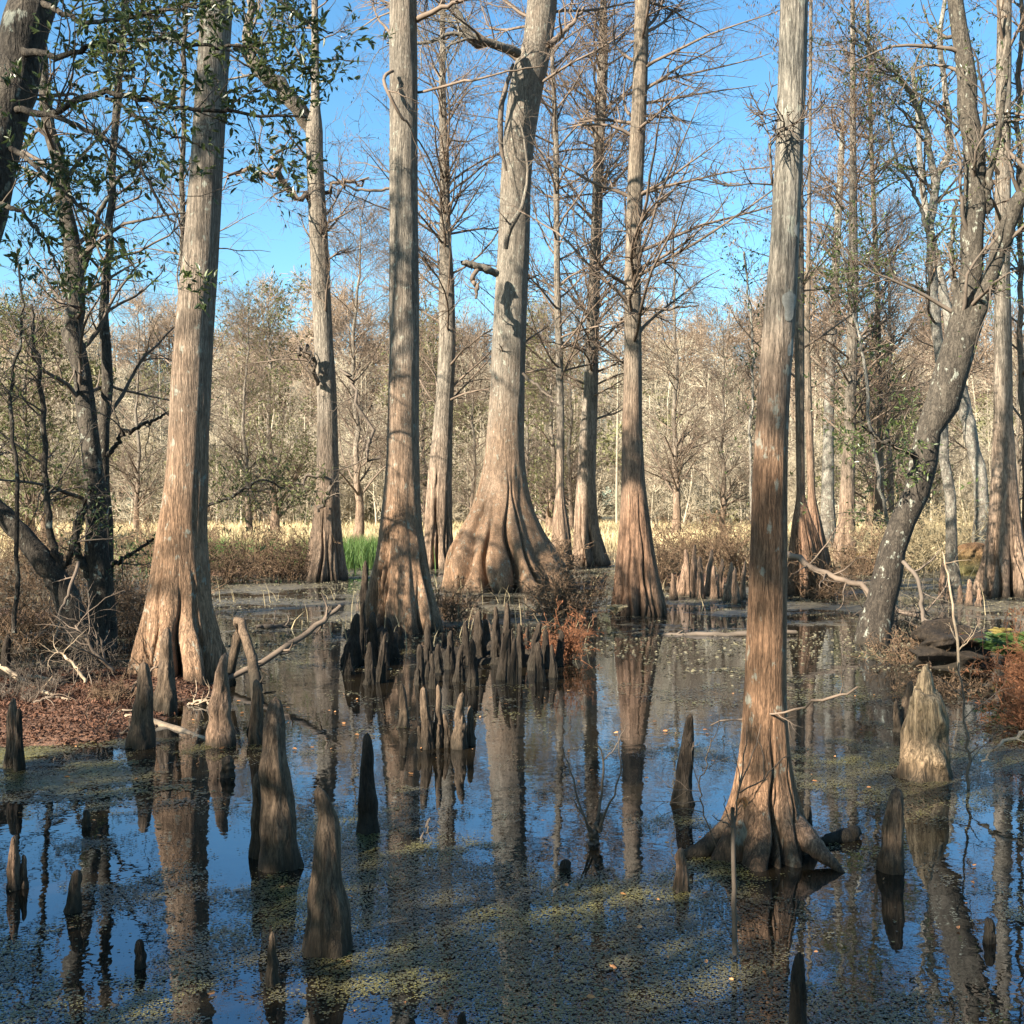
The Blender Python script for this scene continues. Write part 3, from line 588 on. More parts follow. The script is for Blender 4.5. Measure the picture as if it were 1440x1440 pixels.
# ------------------------------------------------------------------ trees beyond the bank and behind the viewpoint
def bare_tree(name, label, cat, group, h, r, seed, mat, tm, n1=40, L=3.4, z0=.2, c2=8, c3=5, rm=.01, leafm=None, lp=0, ls=.1, loc=(0, 0, 0), ang=55):
    root = empty(name, loc, label, cat, group)
    z = np.linspace(-.4, h, 30); p = np.stack([np.cumsum(rng.normal(0, .05, 30)), np.cumsum(rng.normal(0, .05, 30)), z], -1)[None]
    rr = (r*(1-np.linspace(0, .85, 30))+r*1.2*np.exp(-np.maximum(z, 0)/1.1))[None]
    Geo().tubes(p, rr, 16).build('trunk', mat, root)
    gb = Geo(); p1, r1 = spawn(p, rr, n1, z0, 1, L, ang, 8, .1, .04, .35, .1, .2, lt=.55, rmin=rm); gb.tubes(p1, r1, 5)
    p2, r2 = spawn(p1, r1, c2, .2, 1, L*.38, 46, 5, .13, .03, .5, .04, .3, rmin=rm*.8); gb.tubes(p2, r2, 3)
    p3, r3 = spawn(p2, r2, c3, .2, 1, L*.17, 45, 3, .15, 0, .6, .03, .4, rmin=rm*.6); gb.tubes(p3, r3, 3)
    gb.build('branches', tm, root)
    if leafm:
        gl = Geo(); leaves(gl, p3, lp, ls); gl.build('foliage', leafm, root, smooth=False)
    return root

mid = [bare_tree('bare_tree', 'slim bare grey tree among the second rank beyond the pond', 'tree', 'slim bare trees beyond the pond', h, .17, 3, M['cyp_far'], M['twig'], n1=64, L=4.2, z0=.18, rm=.011, c2=10, c3=5, loc=l)
       for h, l in ((15, P(505, 0, 52)*[1, 1, 0]), (16, P(955, 0, 56)*[1, 1, 0]), (14, P(1260, 0, 50)*[1, 1, 0]))]
for k, (x, d, s, a) in enumerate(((348, 58, .8, 1.), (560, 62, .95, 3.), (660, 54, .7, 4.), (742, 70, .9, 5.), (805, 60, .75, .4), (1015, 60, .8, 2.2), (1075, 68, .9, 3.3),
                                  (1300, 62, .8, 5.2), (1425, 66, .9, 2.7), (60, 52, .7, 1.9), (190, 58, .75, 3.9))):
    l = P(x, 0, d)*np.array([1, 1, 0]); copy_thing(mid[k % 3], l, a, s)

ever = [bare_tree('evergreen_tree', lab, 'tree', None, h, .2, 5, M['cyp_far'], M['twig'], n1=46, L=L, z0=.12, rm=.014, c2=8, c3=5, leafm=M['leaf_olive'], lp=3, ls=.2, loc=P(x, 0, d)*[1, 1, 0])
        for lab, x, d, h, L in (('olive-green bushy tree beyond the left end of the pond, largest of its kind', 385, 64, 13.5, 4.4), ('olive-green bushy tree seen between the two central cypress trunks', 600, 72, 12.5, 4.2),
                             ('olive-green bushy tree behind the thin crooked stem', 775, 66, 12., 4.), ('dark olive tree behind the reddish cone-footed cypress', 1225, 60, 9.5, 3.6),
                             ('low olive tree at the left edge behind the dark stems', 40, 50, 9.5, 3.6))]

# far wood: one mass of bare crowns and pale stems
def wood_variant(h, r, n1, L, c2, c3, rm, z0):
    g = Geo(); z = np.linspace(-.3, h, 9); p = np.stack([np.cumsum(rng.normal(0, .12, 9)), np.cumsum(rng.normal(0, .12, 9)), z], -1)[None]
    rr = (r*(1-np.linspace(0, .8, 9)))[None]; g.tubes(p, rr, 6)
    p1, r1 = spawn(p, rr, n1, z0, 1, L, 50, 5, .12, .05, .4, .12, .25, lt=.5, rmin=rm); g.tubes(p1, r1, 3)
    p2, r2 = spawn(p1, r1, c2, .15, 1, L*.42, 45, 4, .15, .04, .5, .06, .4, rmin=rm*.9); g.tubes(p2, r2, 3)
    p3, r3 = spawn(p2, r2, c3, .15, 1, L*.2, 45, 2, .15, .02, .7, .05, .5, rmin=rm*.75); g.tubes(p3, r3, 3)
    return np.concatenate(g.v), np.concatenate(g.q), p3
def scatter(variants, spots, name, mat, label, cat, leafm=None):
    G = Geo()
    for (x, y, s, a, sz) in spots:
        v, q, _ = variants[rng.integers(len(variants))]
        c, sn = math.cos(a)*s, math.sin(a)*s
        G.add(np.stack([v[:, 0]*c-v[:, 1]*sn+x, v[:, 0]*sn+v[:, 1]*c+y, v[:, 2]*s*sz+.1], -1), q)
    return tag(G.build(name, mat), label, cat, kind='stuff')
va = [wood_variant(rng.uniform(21, 25), .3, 34, 6.2, 8, 7, .045, .22) for _ in range(5)]
vb = [wood_variant(rng.uniform(12, 16), .16, 28, 4.2, 7, 5, .03, .12) for _ in range(5)]
vc = [wood_variant(rng.uniform(5, 8), .07, 22, 2.6, 7, 5, .022, .05) for _ in range(5)]
def spots(n, y0, y1, s0, s1):
    y = rng.uniform(y0, y1, n); x = (rng.uniform(-1, 1, n))*(y*.47+6)
    return [(x[i], y[i], rng.uniform(s0, s1), rng.uniform(0, 6.28), rng.uniform(.9, 1.1)) for i in range(n)]
scatter(va, spots(170, 128, 190, .82, 1.1), 'far_wood', M['far_twig'], 'far wood of russet bare crowns closing the view', 'wood')
scatter(vb, spots(140, 100, 135, .75, 1.15), 'far_wood_edge', M['far_twig2'], 'pale grey bare trees along the front edge of the far wood', 'wood')
scatter(vc, spots(200, 84, 112, .7, 1.3), 'far_thicket', M['far_twig2'], 'pale tangled thicket at the foot of the far wood', 'thicket')
# pale upright poles in the wood
n = 420; y = rng.uniform(88, 165, n); x = rng.uniform(-1, 1, n)*(y*.46+4)
p = walk(np.stack([x, y, np.zeros(n)], 1), np.tile([0, 0, 1.], (n, 1))+rng.normal(0, .03, (n, 3)), rng.uniform(7, 15, n), 6, .02, 0)
tag(Geo().tubes(p, np.linspace(1, .4, 6)[None]*rng.uniform(.05, .13, n)[:, None], 5).build('pale_saplings', M['far_twig2']), 'pale upright sapling stems crowding the far wood', 'saplings', kind='stuff')
# evergreen understorey in the far wood
gl = Geo(); k = 130; y = rng.uniform(95, 150, k); x = rng.uniform(-1, 1, k)*(y*.45); z = rng.uniform(1.5, 9, k)*rng.uniform(.6, 1.6, k)
for a in range(k):
    m_ = 420; pp = rng.normal(0, 1, (m_, 3)); pp /= np.linalg.norm(pp, axis=1, keepdims=True); pp *= rng.uniform(.3, 1, (m_, 1))**.5*np.array([3, 2.4, 2.0])*rng.uniform(.6, 1.2)
    d = rng.normal(0, 1, (m_, 3)); d /= np.linalg.norm(d, axis=1, keepdims=True)
    leaf_at(gl, pp+[x[a], y[a], z[a]], d, rng.uniform(.25, .6, m_), .3, .5)
tag(gl.build('far_evergreen_understorey', M['leaf_far'], smooth=False), 'dull green evergreen growth mixed through the far wood', 'undergrowth', kind='stuff')

# trees behind the viewpoint on the near bank: they throw the shade that lies over the foreground water
ordn2 = ['closest to the viewpoint', 'second from the viewpoint', 'third from the viewpoint', 'farthest from the viewpoint']
def shade_tree(x, y, h, cr, nleaf, label, ls_):
    root = empty('broadleaf_tree', (x, y, .2), label, 'tree', 'evergreen trees on the near bank')
    z = np.linspace(-.4, h*.75, 16); p = np.stack([np.cumsum(rng.normal(0, .08, 16)), np.cumsum(rng.normal(0, .08, 16)), z], -1)[None]
    r = (.2*(1-np.linspace(0, .8, 16)))[None]; Geo().tubes(p, r, 14).build('trunk', M['oak'], root)
    gb = Geo(); p1, r1 = spawn(p, r, 17 if h < 12 else 13, .25 if h < 12 else .5, 1, cr*1.1, 60, 8, .14, .06, .5, .09, .2, rmin=.01); gb.tubes(p1, r1, 5)
    p2, r2 = spawn(p1, r1, 8, .2, 1, cr*.4, 50, 5, .15, .03, .5, .04, .3, rmin=.006); gb.tubes(p2, r2, 3); gb.build('branches', M['twig_dark'], root)
    gl = Geo(); leaves(gl, p2, nleaf, ls_, .1, 1.); leaves(gl, p1, nleaf*2, ls_, .3, 1.); gl.build('foliage', M['leaf'], root, smooth=False)
for k, (x, y, h, cr, nl, ls_, wh) in enumerate((
    (-.8, -6.4, 8.6, 3.0, 26, .17, 'behind the viewpoint at right'), (-3.2, -4.2, 8.2, 2.8, 26, .17, 'just behind the viewpoint'), (-5.6, -1.8, 8.0, 2.7, 26, .17, 'left of the viewpoint'),
    (-8.0, .4, 8.2, 2.7, 26, .17, 'farther left of the viewpoint'), (-10.8, 2.6, 7.6, 2.4, 24, .17, 'leftmost by the water'), (-7.2, -5.5, 10.5, 3.0, 20, .17, 'in the second row behind left'), (-11.5, -2.5, 10.2, 2.9, 18, .17, 'in the second row farthest left'),
    (-4.3, -3.4, 6., 2.0, 26, .16, 'small one in front, closest at left'), (-6.6, -.6, 6., 2.0, 26, .16, 'small one in front, farther left'), (-9.3, 1.8, 5.6, 1.9, 26, .16, 'small one by the left water'), (-2., -5.4, 6.4, 2., 26, .16, 'small one behind the viewpoint'),
    (-10.3, 18.6, 21., 2.5, 9, .2, 'tall thin-leaved one outside the left edge'), (-10.8, 13.4, 8.2, 2.5, 26, .17, 'low dense one beside the dark stems at left'), (-10.2, 12.5, 19., 2.5, 14, .2, 'thin-leaved one beside the left bank'), (-10.2, 8.3, 22., 2.4, 12, .2, 'thin-leaved one near the left bank'),
    (3., -7.6, 8.8, 3.0, 24, .17, 'rightmost behind the viewpoint'), (-14.5, -1., 16., 2.7, 14, .2, 'tall one at far left'), (-11., -5.8, 22., 2.7, 20, .2, 'tall one behind the second row'),
    (-23., 5., 18., 3., 13, .2, 'tall one at the outer left'), (-7., -9.5, 15., 2.8, 12, .2, 'tall one deep behind the viewpoint'), (-17., -4., 19., 2.8, 12, .2, 'high-crowned one deep at left'))):
    shade_tree(x, y, h, cr, nl, 'dense evergreen on the near bank, '+wh, ls_)
for k, (x, y) in enumerate(((-13, -3), (-17.5, 3.5), (-22, 9), (-27, 14))):
    bare_tree('bare_tree', 'tall bare tree on the near bank, '+ordn2[k], 'tree', 'tall bare trees on the near bank', 20, .28, 3, M['cyp_far'], M['twig'], n1=46, L=4.2, z0=.4, c2=8, c3=4, rm=.014, loc=(x, y, .1))

# ------------------------------------------------------------------ knees
def knee_geo(h, w, seed, lean=0., blunt=.16, lump=.12, pale=False, sides=36, broken=0., buds=0):
    r0 = np.random.default_rng(seed); n = 46
    t = np.linspace(0, 1, n); z = -.25+t*(h+.25); tt = np.clip(z/h, 0, 1)
    prof = np.interp(tt, [0, .12, .3, .5, .7, .85, .93, .975, 1], [1, .85, .66, .50, .385, .29, .24, .16, .0])
    prof = prof*(1-blunt)+blunt*np.sqrt(np.clip(1-tt**6, 0, 1))
    prof[-1] = 0.002
    th = np.arange(sides)*2*PI/sides
    fl = flutes(r0.integers(4, 7), seed)
    T, Z = np.meshgrid(th, z); TT = np.clip(Z/h, 0, 1); prof = prof*(1+np.interp(tt, np.linspace(0, 1, 8), np.r_[0, r0.normal(0, .065, 6), 0])); R = (prof*w/2)[:, None]
    L = np.zeros_like(T)
    for a, ww, hh, dr in fl:
        dth = (T-a-dr*TT*2+PI) % (2*PI)-PI; L = np.maximum(L, hh*np.cos(np.clip(dth/ww, -1, 1)*PI/2))
    k = 1-.30*(1-L)*(1-TT)**.8
    ang = np.stack([np.cos(T), np.sin(T)], -1)
    k += (vnoise(ang[..., 0]*2.2+9+seed, Z/h*5+ang[..., 1]*2.2, seed)-.5)*lump*2+(vnoise(ang[..., 0]*6+seed, Z/h*14+ang[..., 1]*6, seed+2)-.5)*lump*.8
    cx = lean*h*TT**1.6+np.interp(TT, np.linspace(0, 1, 6), np.r_[0, r0.normal(0, .035, 5)*w]); cy = np.interp(TT, np.linspace(0, 1, 6), np.r_[0, r0.normal(0, .05, 5)*w])
    if broken:
        spike = (vnoise(T*4/PI*2, T*0+seed, seed)*.7+vnoise(T*9/PI*2, T*0, seed+7)*.3)
        cut = h*(1-broken+broken*spike*1.2*(.5+.5*np.cos(T-2.2)))
        Z = np.minimum(Z, cut)
        R = np.maximum(R, w*.16)*np.where(Z >= cut-1e-6, np.linspace(1, .0, n)[:, None]**.1*.9, 1)
    v = np.stack([cx+R*k*np.cos(T), cy+R*k*np.sin(T), Z], -1)
    i = np.arange(n-1)[:, None]*sides; j = np.arange(sides)[None]; j2 = (j+1) % sides
    q = np.stack([i+j, i+j2, i+sides+j2, i+sides+j], -1).reshape(-1, 4); g = Geo().add(v, q)
    if buds:
        for b_ in range(buds):
            a = r0.uniform(0, 2*PI); f = r0.uniform(.28, .6); o = w*r0.uniform(.24, .42)
            vb = v.copy(); vb[..., :2] *= f; vb[..., 2] = np.where(v[..., 2] > 0, v[..., 2]*r0.uniform(.3, .7), v[..., 2]); vb[..., 0] += o*math.cos(a); vb[..., 1] += o*math.sin(a); g.add(vb, q)
    return g
def knee(x, yt, yb, w, label, group, mat='knee', lean=0., blunt=.16, seed=None, d=None, gz=0., lump=.14, **kw):
    d = d or depth_at(yb, gz); h = (yb-yt)/F*d; ww = w/F*d
    h = max(h, .05)
    o = knee_geo(h, ww, seed or int(x*7+yt), lean, blunt, lump, **kw).build('cypress_knee', M[mat])
    o.location = (*B(x, yb, d)[:2], gz); return tag(o, label, 'cypress knee', group)
FG = 'single cypress knees in the foreground water'
for a in (
    (460, 1105, 1337, 76, 'tall tapered knee with knobbed tip, nearest big one left of centre', 'knee', -.02, .10),
    (393, 980, 1218, 72, 'tall dark knee with blunt narrow neck behind the nearest big one', 'knee', -.03, .16),
    (362, 1085, 1205, 26, 'short side knee tucked against the left of the tall dark one', 'knee', 0, .3),
    (517, 1030, 1170, 38, 'dark slim bent knee right of the tall dark one', 'knee_dark', .0, .25),
    (959, 1003, 1130, 36, 'black pointed knee alone in open water left of the nearest trunk', 'knee_dark', .1, .12),
    (1252, 1107, 1224, 44, 'rounded brown knee with pinkish tip right of the nearest trunk', 'knee', .09, .35),
    (958, 1191, 1252, 28, 'small reddish knee left of the nearest trunk roots', 'knee_red', 0, .25),
    (1123, 1338, 1450, 30, 'slim mossy knee cut by the bottom edge at right', 'knee_dark', 0, .45),
    (383, 1310, 1384, 24, 'small pointed knee near the bottom left of centre', 'knee', 0, .2),
    (197, 1320, 1360, 19, 'low black stub of a knee near the bottom left', 'knee_dark', 0, .6),
    (103, 1222, 1281, 30, 'short round-headed knee in the lower left water', 'knee', .12, .35),
    (20, 1174, 1250, 22, 'slim pale-tipped knee at the left edge of the water', 'knee_red', 0, .3),
    (34, 1201, 1248, 15, 'little knee touching the right of the pale-tipped one at the left edge', 'knee_red', 0, .35),
    (122, 1138, 1162, 14, 'tiny knee in the left water below the bank', 'knee', 0, .5),
    (795, 1208, 1226, 18, 'low black knee stub in duckweed left of the small sapling shrub', 'knee_dark', 0, .7),
    (1391, 1290, 1325, 20, 'dark round-headed stub near the right edge', 'knee_dark', 0, .6),
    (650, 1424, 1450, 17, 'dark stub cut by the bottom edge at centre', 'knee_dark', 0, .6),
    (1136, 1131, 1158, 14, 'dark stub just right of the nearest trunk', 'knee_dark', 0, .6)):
    knee(a[0], a[1], a[2], a[3], a[4], FG, a[5], a[6], a[7])
BK = 'cypress knees along the left leafy bank'
knee(199, 930, 1047, 42, 'stout grey knee at the edge of the leafy bank before the big cypress', BK, 'knee', .03, .22, gz=.02)
knee(233, 882, 992, 36, 'tall knee in shade close against the big left cypress', BK, 'knee', .0, .2, gz=.1)
knee(311, 918, 1048, 44, 'bright ragged knee sunlit in front of the big left cypress', BK, 'knee_red', .04, .12, lump=.2)
knee(362, 955, 1045, 28, 'narrow knee with pale top and black foot right of the ragged one', BK, 'knee', .0, .35)
knee(320, 1062, 1092, 24, 'low knob at the end of the fallen log', BK, 'knee', 0, .5)
knee(15, 981, 1070, 20, 'sunlit post-like knee on the bank at the left edge', BK, 'knee_red', .05, .45, gz=.05)
knee(27, 995, 1075, 18, 'dark knee against the sunlit post-like one at the left edge', BK, 'knee_dark', .0, .35, gz=.05)
knee(10, 892, 960, 20, 'dark knee with a pale chip at the left edge', BK, 'knee_dark', .0, .35, gz=.1)
# low tangled root mass the crowded knees grow out of
def rootmass(x, y, d, w, dep, h, label, seed, mat='knee_dark'):
    n = 90; u = np.linspace(-1, 1, n); X, Y = np.meshgrid(u, u); rr = np.sqrt(X**2+Y**2)
    Z = h*(np.clip(1-rr, 0, 1)**.5)*(.35+1.3*fbm(X*4+seed, Y*4, seed))+h*.7*(fbm(X*12, Y*12, seed+3)-.5)-np.clip(rr-.75, 0, 1)*h*4-.03
    i = (np.arange(n-1)[:, None]*n+np.arange(n-1)[None]).ravel()
    g = Geo().add(np.stack([X*w/2, Y*dep/2, Z], -1), np.stack([i, i+1, i+n+1, i+n], -1))
    o = g.build('root_mass', M[mat]); o.location = B(x, y, d); return tag(o, label, 'roots')
rootmass(528, 900, 19.0, 1.3, 1.6, .16, 'dark tangled root mound under the left knees before the straight pale cypress', 3)
rootmass(690, 930, 16.2, 2.3, 1.5, .2, 'long dark root mound under the right-hand run of crowded knees', 8)
rootmass(632, 1048, 10.6, .62, .5, .07, 'small dark root mound under the tight cluster of knees', 5)
rootmass(1000, 840, 28, 2.0, 1.6, .25, 'root mound under the reddish knee clump', 6, 'knee_red')
ordn = ['leftmost', 'second from left', 'third from left', 'fourth from left', 'fifth from left', 'sixth from left', 'seventh from left', 'eighth from left', 'ninth from left', 'tenth from left', 'eleventh from left', 'twelfth from left', 'thirteenth from left', 'fourteenth from left', 'fifteenth from left', 'sixteenth from left', 'seventeenth from left', 'eighteenth from left', 'nineteenth from left', 'twentieth from left'] + [a+' from left' for a in ('twenty-first', 'twenty-second', 'twenty-third', 'twenty-fourth', 'twenty-fifth', 'twenty-sixth', 'twenty-seventh', 'twenty-eighth', 'twenty-ninth', 'thirtieth', 'thirty-first', 'thirty-second')]
def row(lst, phrase, group, mat, **kw):
    for k, (x, yt, yb, w) in enumerate(sorted(lst)): knee(x, yt, yb, w, ordn[k]+' '+phrase, group, mat, blunt=rng.uniform(.12, .35), lean=rng.normal(0, .07), seed=int(x*3+yb), buds=int(rng.integers(1, 4)), **kw)
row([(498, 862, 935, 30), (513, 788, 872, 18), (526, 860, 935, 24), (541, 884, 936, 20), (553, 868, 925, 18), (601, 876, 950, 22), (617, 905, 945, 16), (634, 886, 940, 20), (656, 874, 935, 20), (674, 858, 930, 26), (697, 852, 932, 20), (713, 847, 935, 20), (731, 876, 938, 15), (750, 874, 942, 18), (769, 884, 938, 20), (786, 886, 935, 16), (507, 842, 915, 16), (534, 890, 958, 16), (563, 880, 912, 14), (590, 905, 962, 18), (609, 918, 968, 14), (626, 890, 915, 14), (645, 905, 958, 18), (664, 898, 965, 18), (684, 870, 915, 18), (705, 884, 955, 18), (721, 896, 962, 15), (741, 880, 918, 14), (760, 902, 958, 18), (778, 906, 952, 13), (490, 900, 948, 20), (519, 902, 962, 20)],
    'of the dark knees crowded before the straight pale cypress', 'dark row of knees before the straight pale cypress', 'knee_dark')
row([(568, 960, 1022, 20), (600, 965, 1052, 24), (617, 962, 1050, 20), (629, 1003, 1050, 16), (645, 973, 1052, 26), (662, 992, 1048, 16)], 'knee in the small tight cluster at mid water', 'tight cluster of knees at mid water', 'knee')
row([(958, 790, 838, 16), (966, 772, 838, 16), (976, 765, 840, 14), (985, 782, 842, 16), (994, 772, 838, 14), (1004, 795, 842, 14), (1012, 785, 840, 12), (1024, 790, 845, 14), (1034, 798, 848, 14), (1044, 788, 842, 12), (948, 806, 842, 12)],
    'reddish knee in the clump left of the nearest trunk', 'reddish clump of knees by the far reeds', 'knee_red')
row([(1324, 788, 842, 14), (1337, 812, 846, 14), (1350, 822, 850, 12), (1363, 814, 852, 14), (1377, 826, 854, 12)], 'pale knee beside the foot of the right edge cypress', 'pale knees beside the right edge cypress', 'knee_red')
row([(1275, 957, 1026, 26), (1262, 985, 1028, 18)], 'dark reddish knee left of the broken stump', 'pair of knees left of the broken stump', 'knee')

# the bright broken stump at right
d = depth_at(1092); h = (1092-935)/F*d
root = empty('broken_stump', B(1298, 1092, d), 'bright broken stump with jagged pointed top standing in the right water', 'stump')
g = knee_geo(h*.86, 88/F*d, 5, .02, .32, .16, sides=72, broken=.13); g.build('stump_body', M['pale_wood'], root)
for k, (dx, yt, w_) in enumerate(((4, 933, 30), (-8, 975, 26), (16, 968, 24))):
    hh = (1092-yt)/F*d; pts = [(1298+dx*.4, 1070, d-.02*k, w_*1.6), (1298+dx*.8, 1010, d-.01, w_*1.2), (1298+dx, (yt+985)/2, d, w_*.8), (1298+dx*1.1, yt, d, 2)]
    p, r = pxpath(pts, 12, np.array(root.location)); g = Geo(); g.tubes(crooked(p, .006), r, 7); g.build('splinter', M['pale_wood'], root)
# mossy cavernous stump at right and orange mossy stump behind
d = depth_at(925)
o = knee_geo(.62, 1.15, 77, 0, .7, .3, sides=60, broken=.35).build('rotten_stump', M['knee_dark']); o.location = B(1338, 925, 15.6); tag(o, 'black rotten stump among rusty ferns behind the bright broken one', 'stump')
o = knee_geo(1.0, 1.3, 78, .2, .6, .25, sides=60).build('mossy_stump', bark('mossy_rust', (.13, .11, .04), (.22, .12, .06), .2, .9, fs=20, zs=.5, wet=0)); o.location = B(1362, 805, 36); tag(o, 'mossy orange stump at the foot of the curving pale tree', 'stump')

# ------------------------------------------------------------------ fallen wood, sticks
def stick(name, label, cat, pts, mat, c=0, L=.4, n=16, j=.01, group=None, sides=8, c2=3, name2='twigs'):
    base = P(*pts[0][:3]); root = empty(name, base, label, cat, group)
    p, r = pxpath(pts, n, base); p = crooked(p, j); Geo().tubes(p, r, sides).build('stem', mat, root)
    if c:
        g = Geo(); p1, r1 = spawn(p, r, c, .15, 1, L, 50, 7, .2, .02, .55, .02, .3, rmin=.003); g.tubes(p1, r1, 4)
        p2, r2 = spawn(p1, r1, c2, .2, 1, L*.4, 45, 4, .2, .02, .6, .01, .4, rmin=.002); g.tubes(p2, r2, 3); g.build(name2, mat, root)
    return root
stick('fallen_branch', 'long pale dead branch slanting up right from the leafy bank', 'branch', [(225, 1002, 13.3, 8), (290, 968, 13.6, 8), (370, 932, 13.9, 9), (420, 898, 14.2, 9), (455, 872, 14.4, 8), (480, 852, 14.5, 6)], M['twig'], 4, .35)
stick('fallen_log', 'pale peeled log lying across the leafy bank below the big cypress', 'log', [(60, 972, 12.2, 6), (110, 992, 11.9, 9), (150, 1004, 11.5, 12), (185, 1012, 11.3, 13), (235, 1022, 11.2, 13), (280, 1040, 10.7, 12), (318, 1060, 10.2, 8)], M['deadwood'], 5, .3)
stick('fallen_branch', 'thin bent branch on the bank at the left edge', 'branch', [(-20, 925, 13.5, 6), (30, 955, 13, 8), (80, 985, 12.3, 7), (140, 1010, 11.6, 5), (210, 1030, 11.1, 4)], M['deadwood'], 8, .5)
stick('fallen_branch', 'spiky pale dead twigs sticking up from the left bank', 'branch', [(160, 945, 13, 5), (140, 925, 12.9, 5), (125, 905, 12.9, 4), (105, 880, 12.9, 3)], M['twig'], 12, .55, c2=4)
stick('fallen_branch', 'pale forked twig standing over the shaded left water', 'branch', [(110, 790, 14.5, 5), (98, 830, 14.3, 5), (86, 860, 14.2, 4), (78, 900, 14, 2)], M['twig'], 10, .4, c2=4)
stick('arching_root', 'brown curled root arching beside the big left cypress', 'root', [(325, 945, 13.3, 12), (332, 905, 13.3, 14), (335, 870, 13.3, 11), (344, 895, 13.1, 13), (354, 925, 13, 15), (360, 960, 12.8, 17), (363, 1000, 12.4, 18)], M['knee'], 3, .25, j=.012, sides=12)
stick('fallen_branch', 'leaning brushy branch fallen between nearest trunk and leaning tree', 'branch', [(1105, 778, 22, 9), (1140, 795, 21.5, 9), (1180, 812, 21, 8), (1225, 835, 20.5, 8), (1290, 868, 20, 6)], M['twig'], 14, 1.0, j=.03)
stick('fallen_branch', 'curved dark branch dropping from the leaning tree into the water', 'branch', [(1270, 790, 17.5, 6), (1290, 815, 17.2, 6), (1296, 850, 17, 6), (1300, 900, 16.8, 5)], M['twig_dark'], 5, .5)
stick('floating_log', 'flat black log lying on the water behind the nearest trunk', 'log', [(925, 893, 19.2, 5), (980, 893, 19.1, 7), (1050, 892, 19, 8), (1120, 890, 19.1, 6)], M['twig_dark'], 4, .3)
stick('floating_log', 'short rotten log floating right of the nearest trunk roots', 'log', [(1150, 1182, 7.3, 8), (1175, 1178, 7.35, 18), (1195, 1174, 7.4, 22), (1208, 1168, 7.45, 12)], M['knee_dark'], 0, sides=12, j=.008)
stick('floating_branch', 'small black branch lying on the water at left centre', 'branch', [(360, 882, 20, 5), (385, 882, 20.2, 8), (410, 880, 20.4, 4)], M['twig_dark'], 8, .4)
for k, (pts, lab, c_) in enumerate((
    ([(1010, 1195, 7, 2), (985, 1120, 6.8, 2), (1000, 1040, 6.6, 1.5)], 'wispy twig left of the nearest trunk', 6),
    ([(1000, 1020, 8.2, 2), (1060, 1005, 7.2, 3), (1110, 1000, 6.9, 3), (1160, 985, 6.7, 4), (1205, 965, 6.6, 3)], 'thin branch crossing in front of the nearest trunk', 5))):
    stick('twig', lab, 'twig', pts, M['twig'], c_, .35, group='wispy twigs by the nearest trunk')
sap = stick('sapling', 'bare sapling stick with one orange dead leaf before the nearest trunk', 'sapling', [(1034, 1342, 5.45, 8), (1032, 1250, 5.45, 7), (1031, 1160, 5.45, 6), (1030, 1135, 5.45, 6)], M['twig_dark'], 0, j=.002)
g = Geo()
for pts in ([(1031, 1165, 5.45, 2.5), (1040, 1110, 5.45, 2.5), (1058, 1060, 5.4, 2), (1070, 1020, 5.4, 1.2)], [(1040, 1115, 5.45, 2.2), (1075, 1095, 5.35, 2), (1095, 1070, 5.3, 1.8), (1118, 1058, 5.3, 1)], [(1036, 1130, 5.45, 2), (1045, 1080, 5.5, 2), (1052, 1020, 5.5, 1)], [(1031, 1163, 5.45, 2), (1015, 1155, 5.4, 2), (1002, 1148, 5.4, 1)], [(1075, 1095, 5.35, 1.5), (1072, 1060, 5.35, 1.5), (1060, 1030, 5.35, 1)], [(1031, 1160, 5.45, 1.5), (1022, 1142, 5.5, 1.5), (1018, 1120, 5.5, 1)], [(1040, 1112, 5.45, 1.5), (1038, 1080, 5.55, 1.5), (1028, 1050, 5.6, 1)]):
    p, r = pxpath(pts, 10, np.array(sap.location)); g.tubes(crooked(p, .003), r, 4)
g.build('twigs', M['twig'], sap)
g = Geo(); q0 = P(1044, 1122, 5.42)-np.array(sap.location)
leaf_at(g, np.tile(q0, (6, 1)), np.array([[.1, 0, -1], [.5, -.2, -.7], [-.4, .1, -.8], [.3, .3, -.9], [.7, 0, -.3], [-.1, -.4, -.6]])/1., np.array([.055, .045, .05, .04, .035, .04]), .5, .5); g.build('dead_leaf', M['leaf_orange'], sap, smooth=False)
shr = stick('drowned_shrub', 'small black fan of bare stems standing in mid water', 'shrub', [(833, 1196, 7.3, 14), (834, 1180, 7.3, 12), (838, 1165, 7.3, 8), (842, 1150, 7.3, 5)], M['twig_dark'], 0)
g = Geo()
for pts in ([(833, 1178, 7.3, 5), (815, 1130, 7.3, 3), (800, 1080, 7.3, 2.5), (790, 1050, 7.3, 1.5)], [(838, 1170, 7.3, 5), (845, 1120, 7.3, 4), (848, 1070, 7.3, 3), (838, 1040, 7.3, 1.5)], [(842, 1165, 7.3, 5), (862, 1120, 7.2, 3), (872, 1080, 7.2, 2.5), (868, 1030, 7.2, 1.5)], [(848, 1070, 7.3, 2.5), (862, 1055, 7.3, 2), (880, 1020, 7.3, 1.2)], [(836, 1175, 7.3, 4), (822, 1150, 7.2, 3), (806, 1125, 7.2, 1.5)], [(842, 1170, 7.3, 7), (846, 1155, 7.3, 7), (845, 1145, 7.3, 5)]):
    p, r = pxpath(pts, 12, np.array(shr.location)); g.tubes(crooked(p, .004), r, 5)
g.build('stems', M['twig_dark'], shr)
stick('stick', 'thin upright stick with side twigs by the broken stump', 'stick', [(1362, 1115, 8.7, 5), (1362, 1060, 8.7, 4), (1356, 1000, 8.7, 3), (1348, 930, 8.7, 2)], M['twig'], 7, .45)
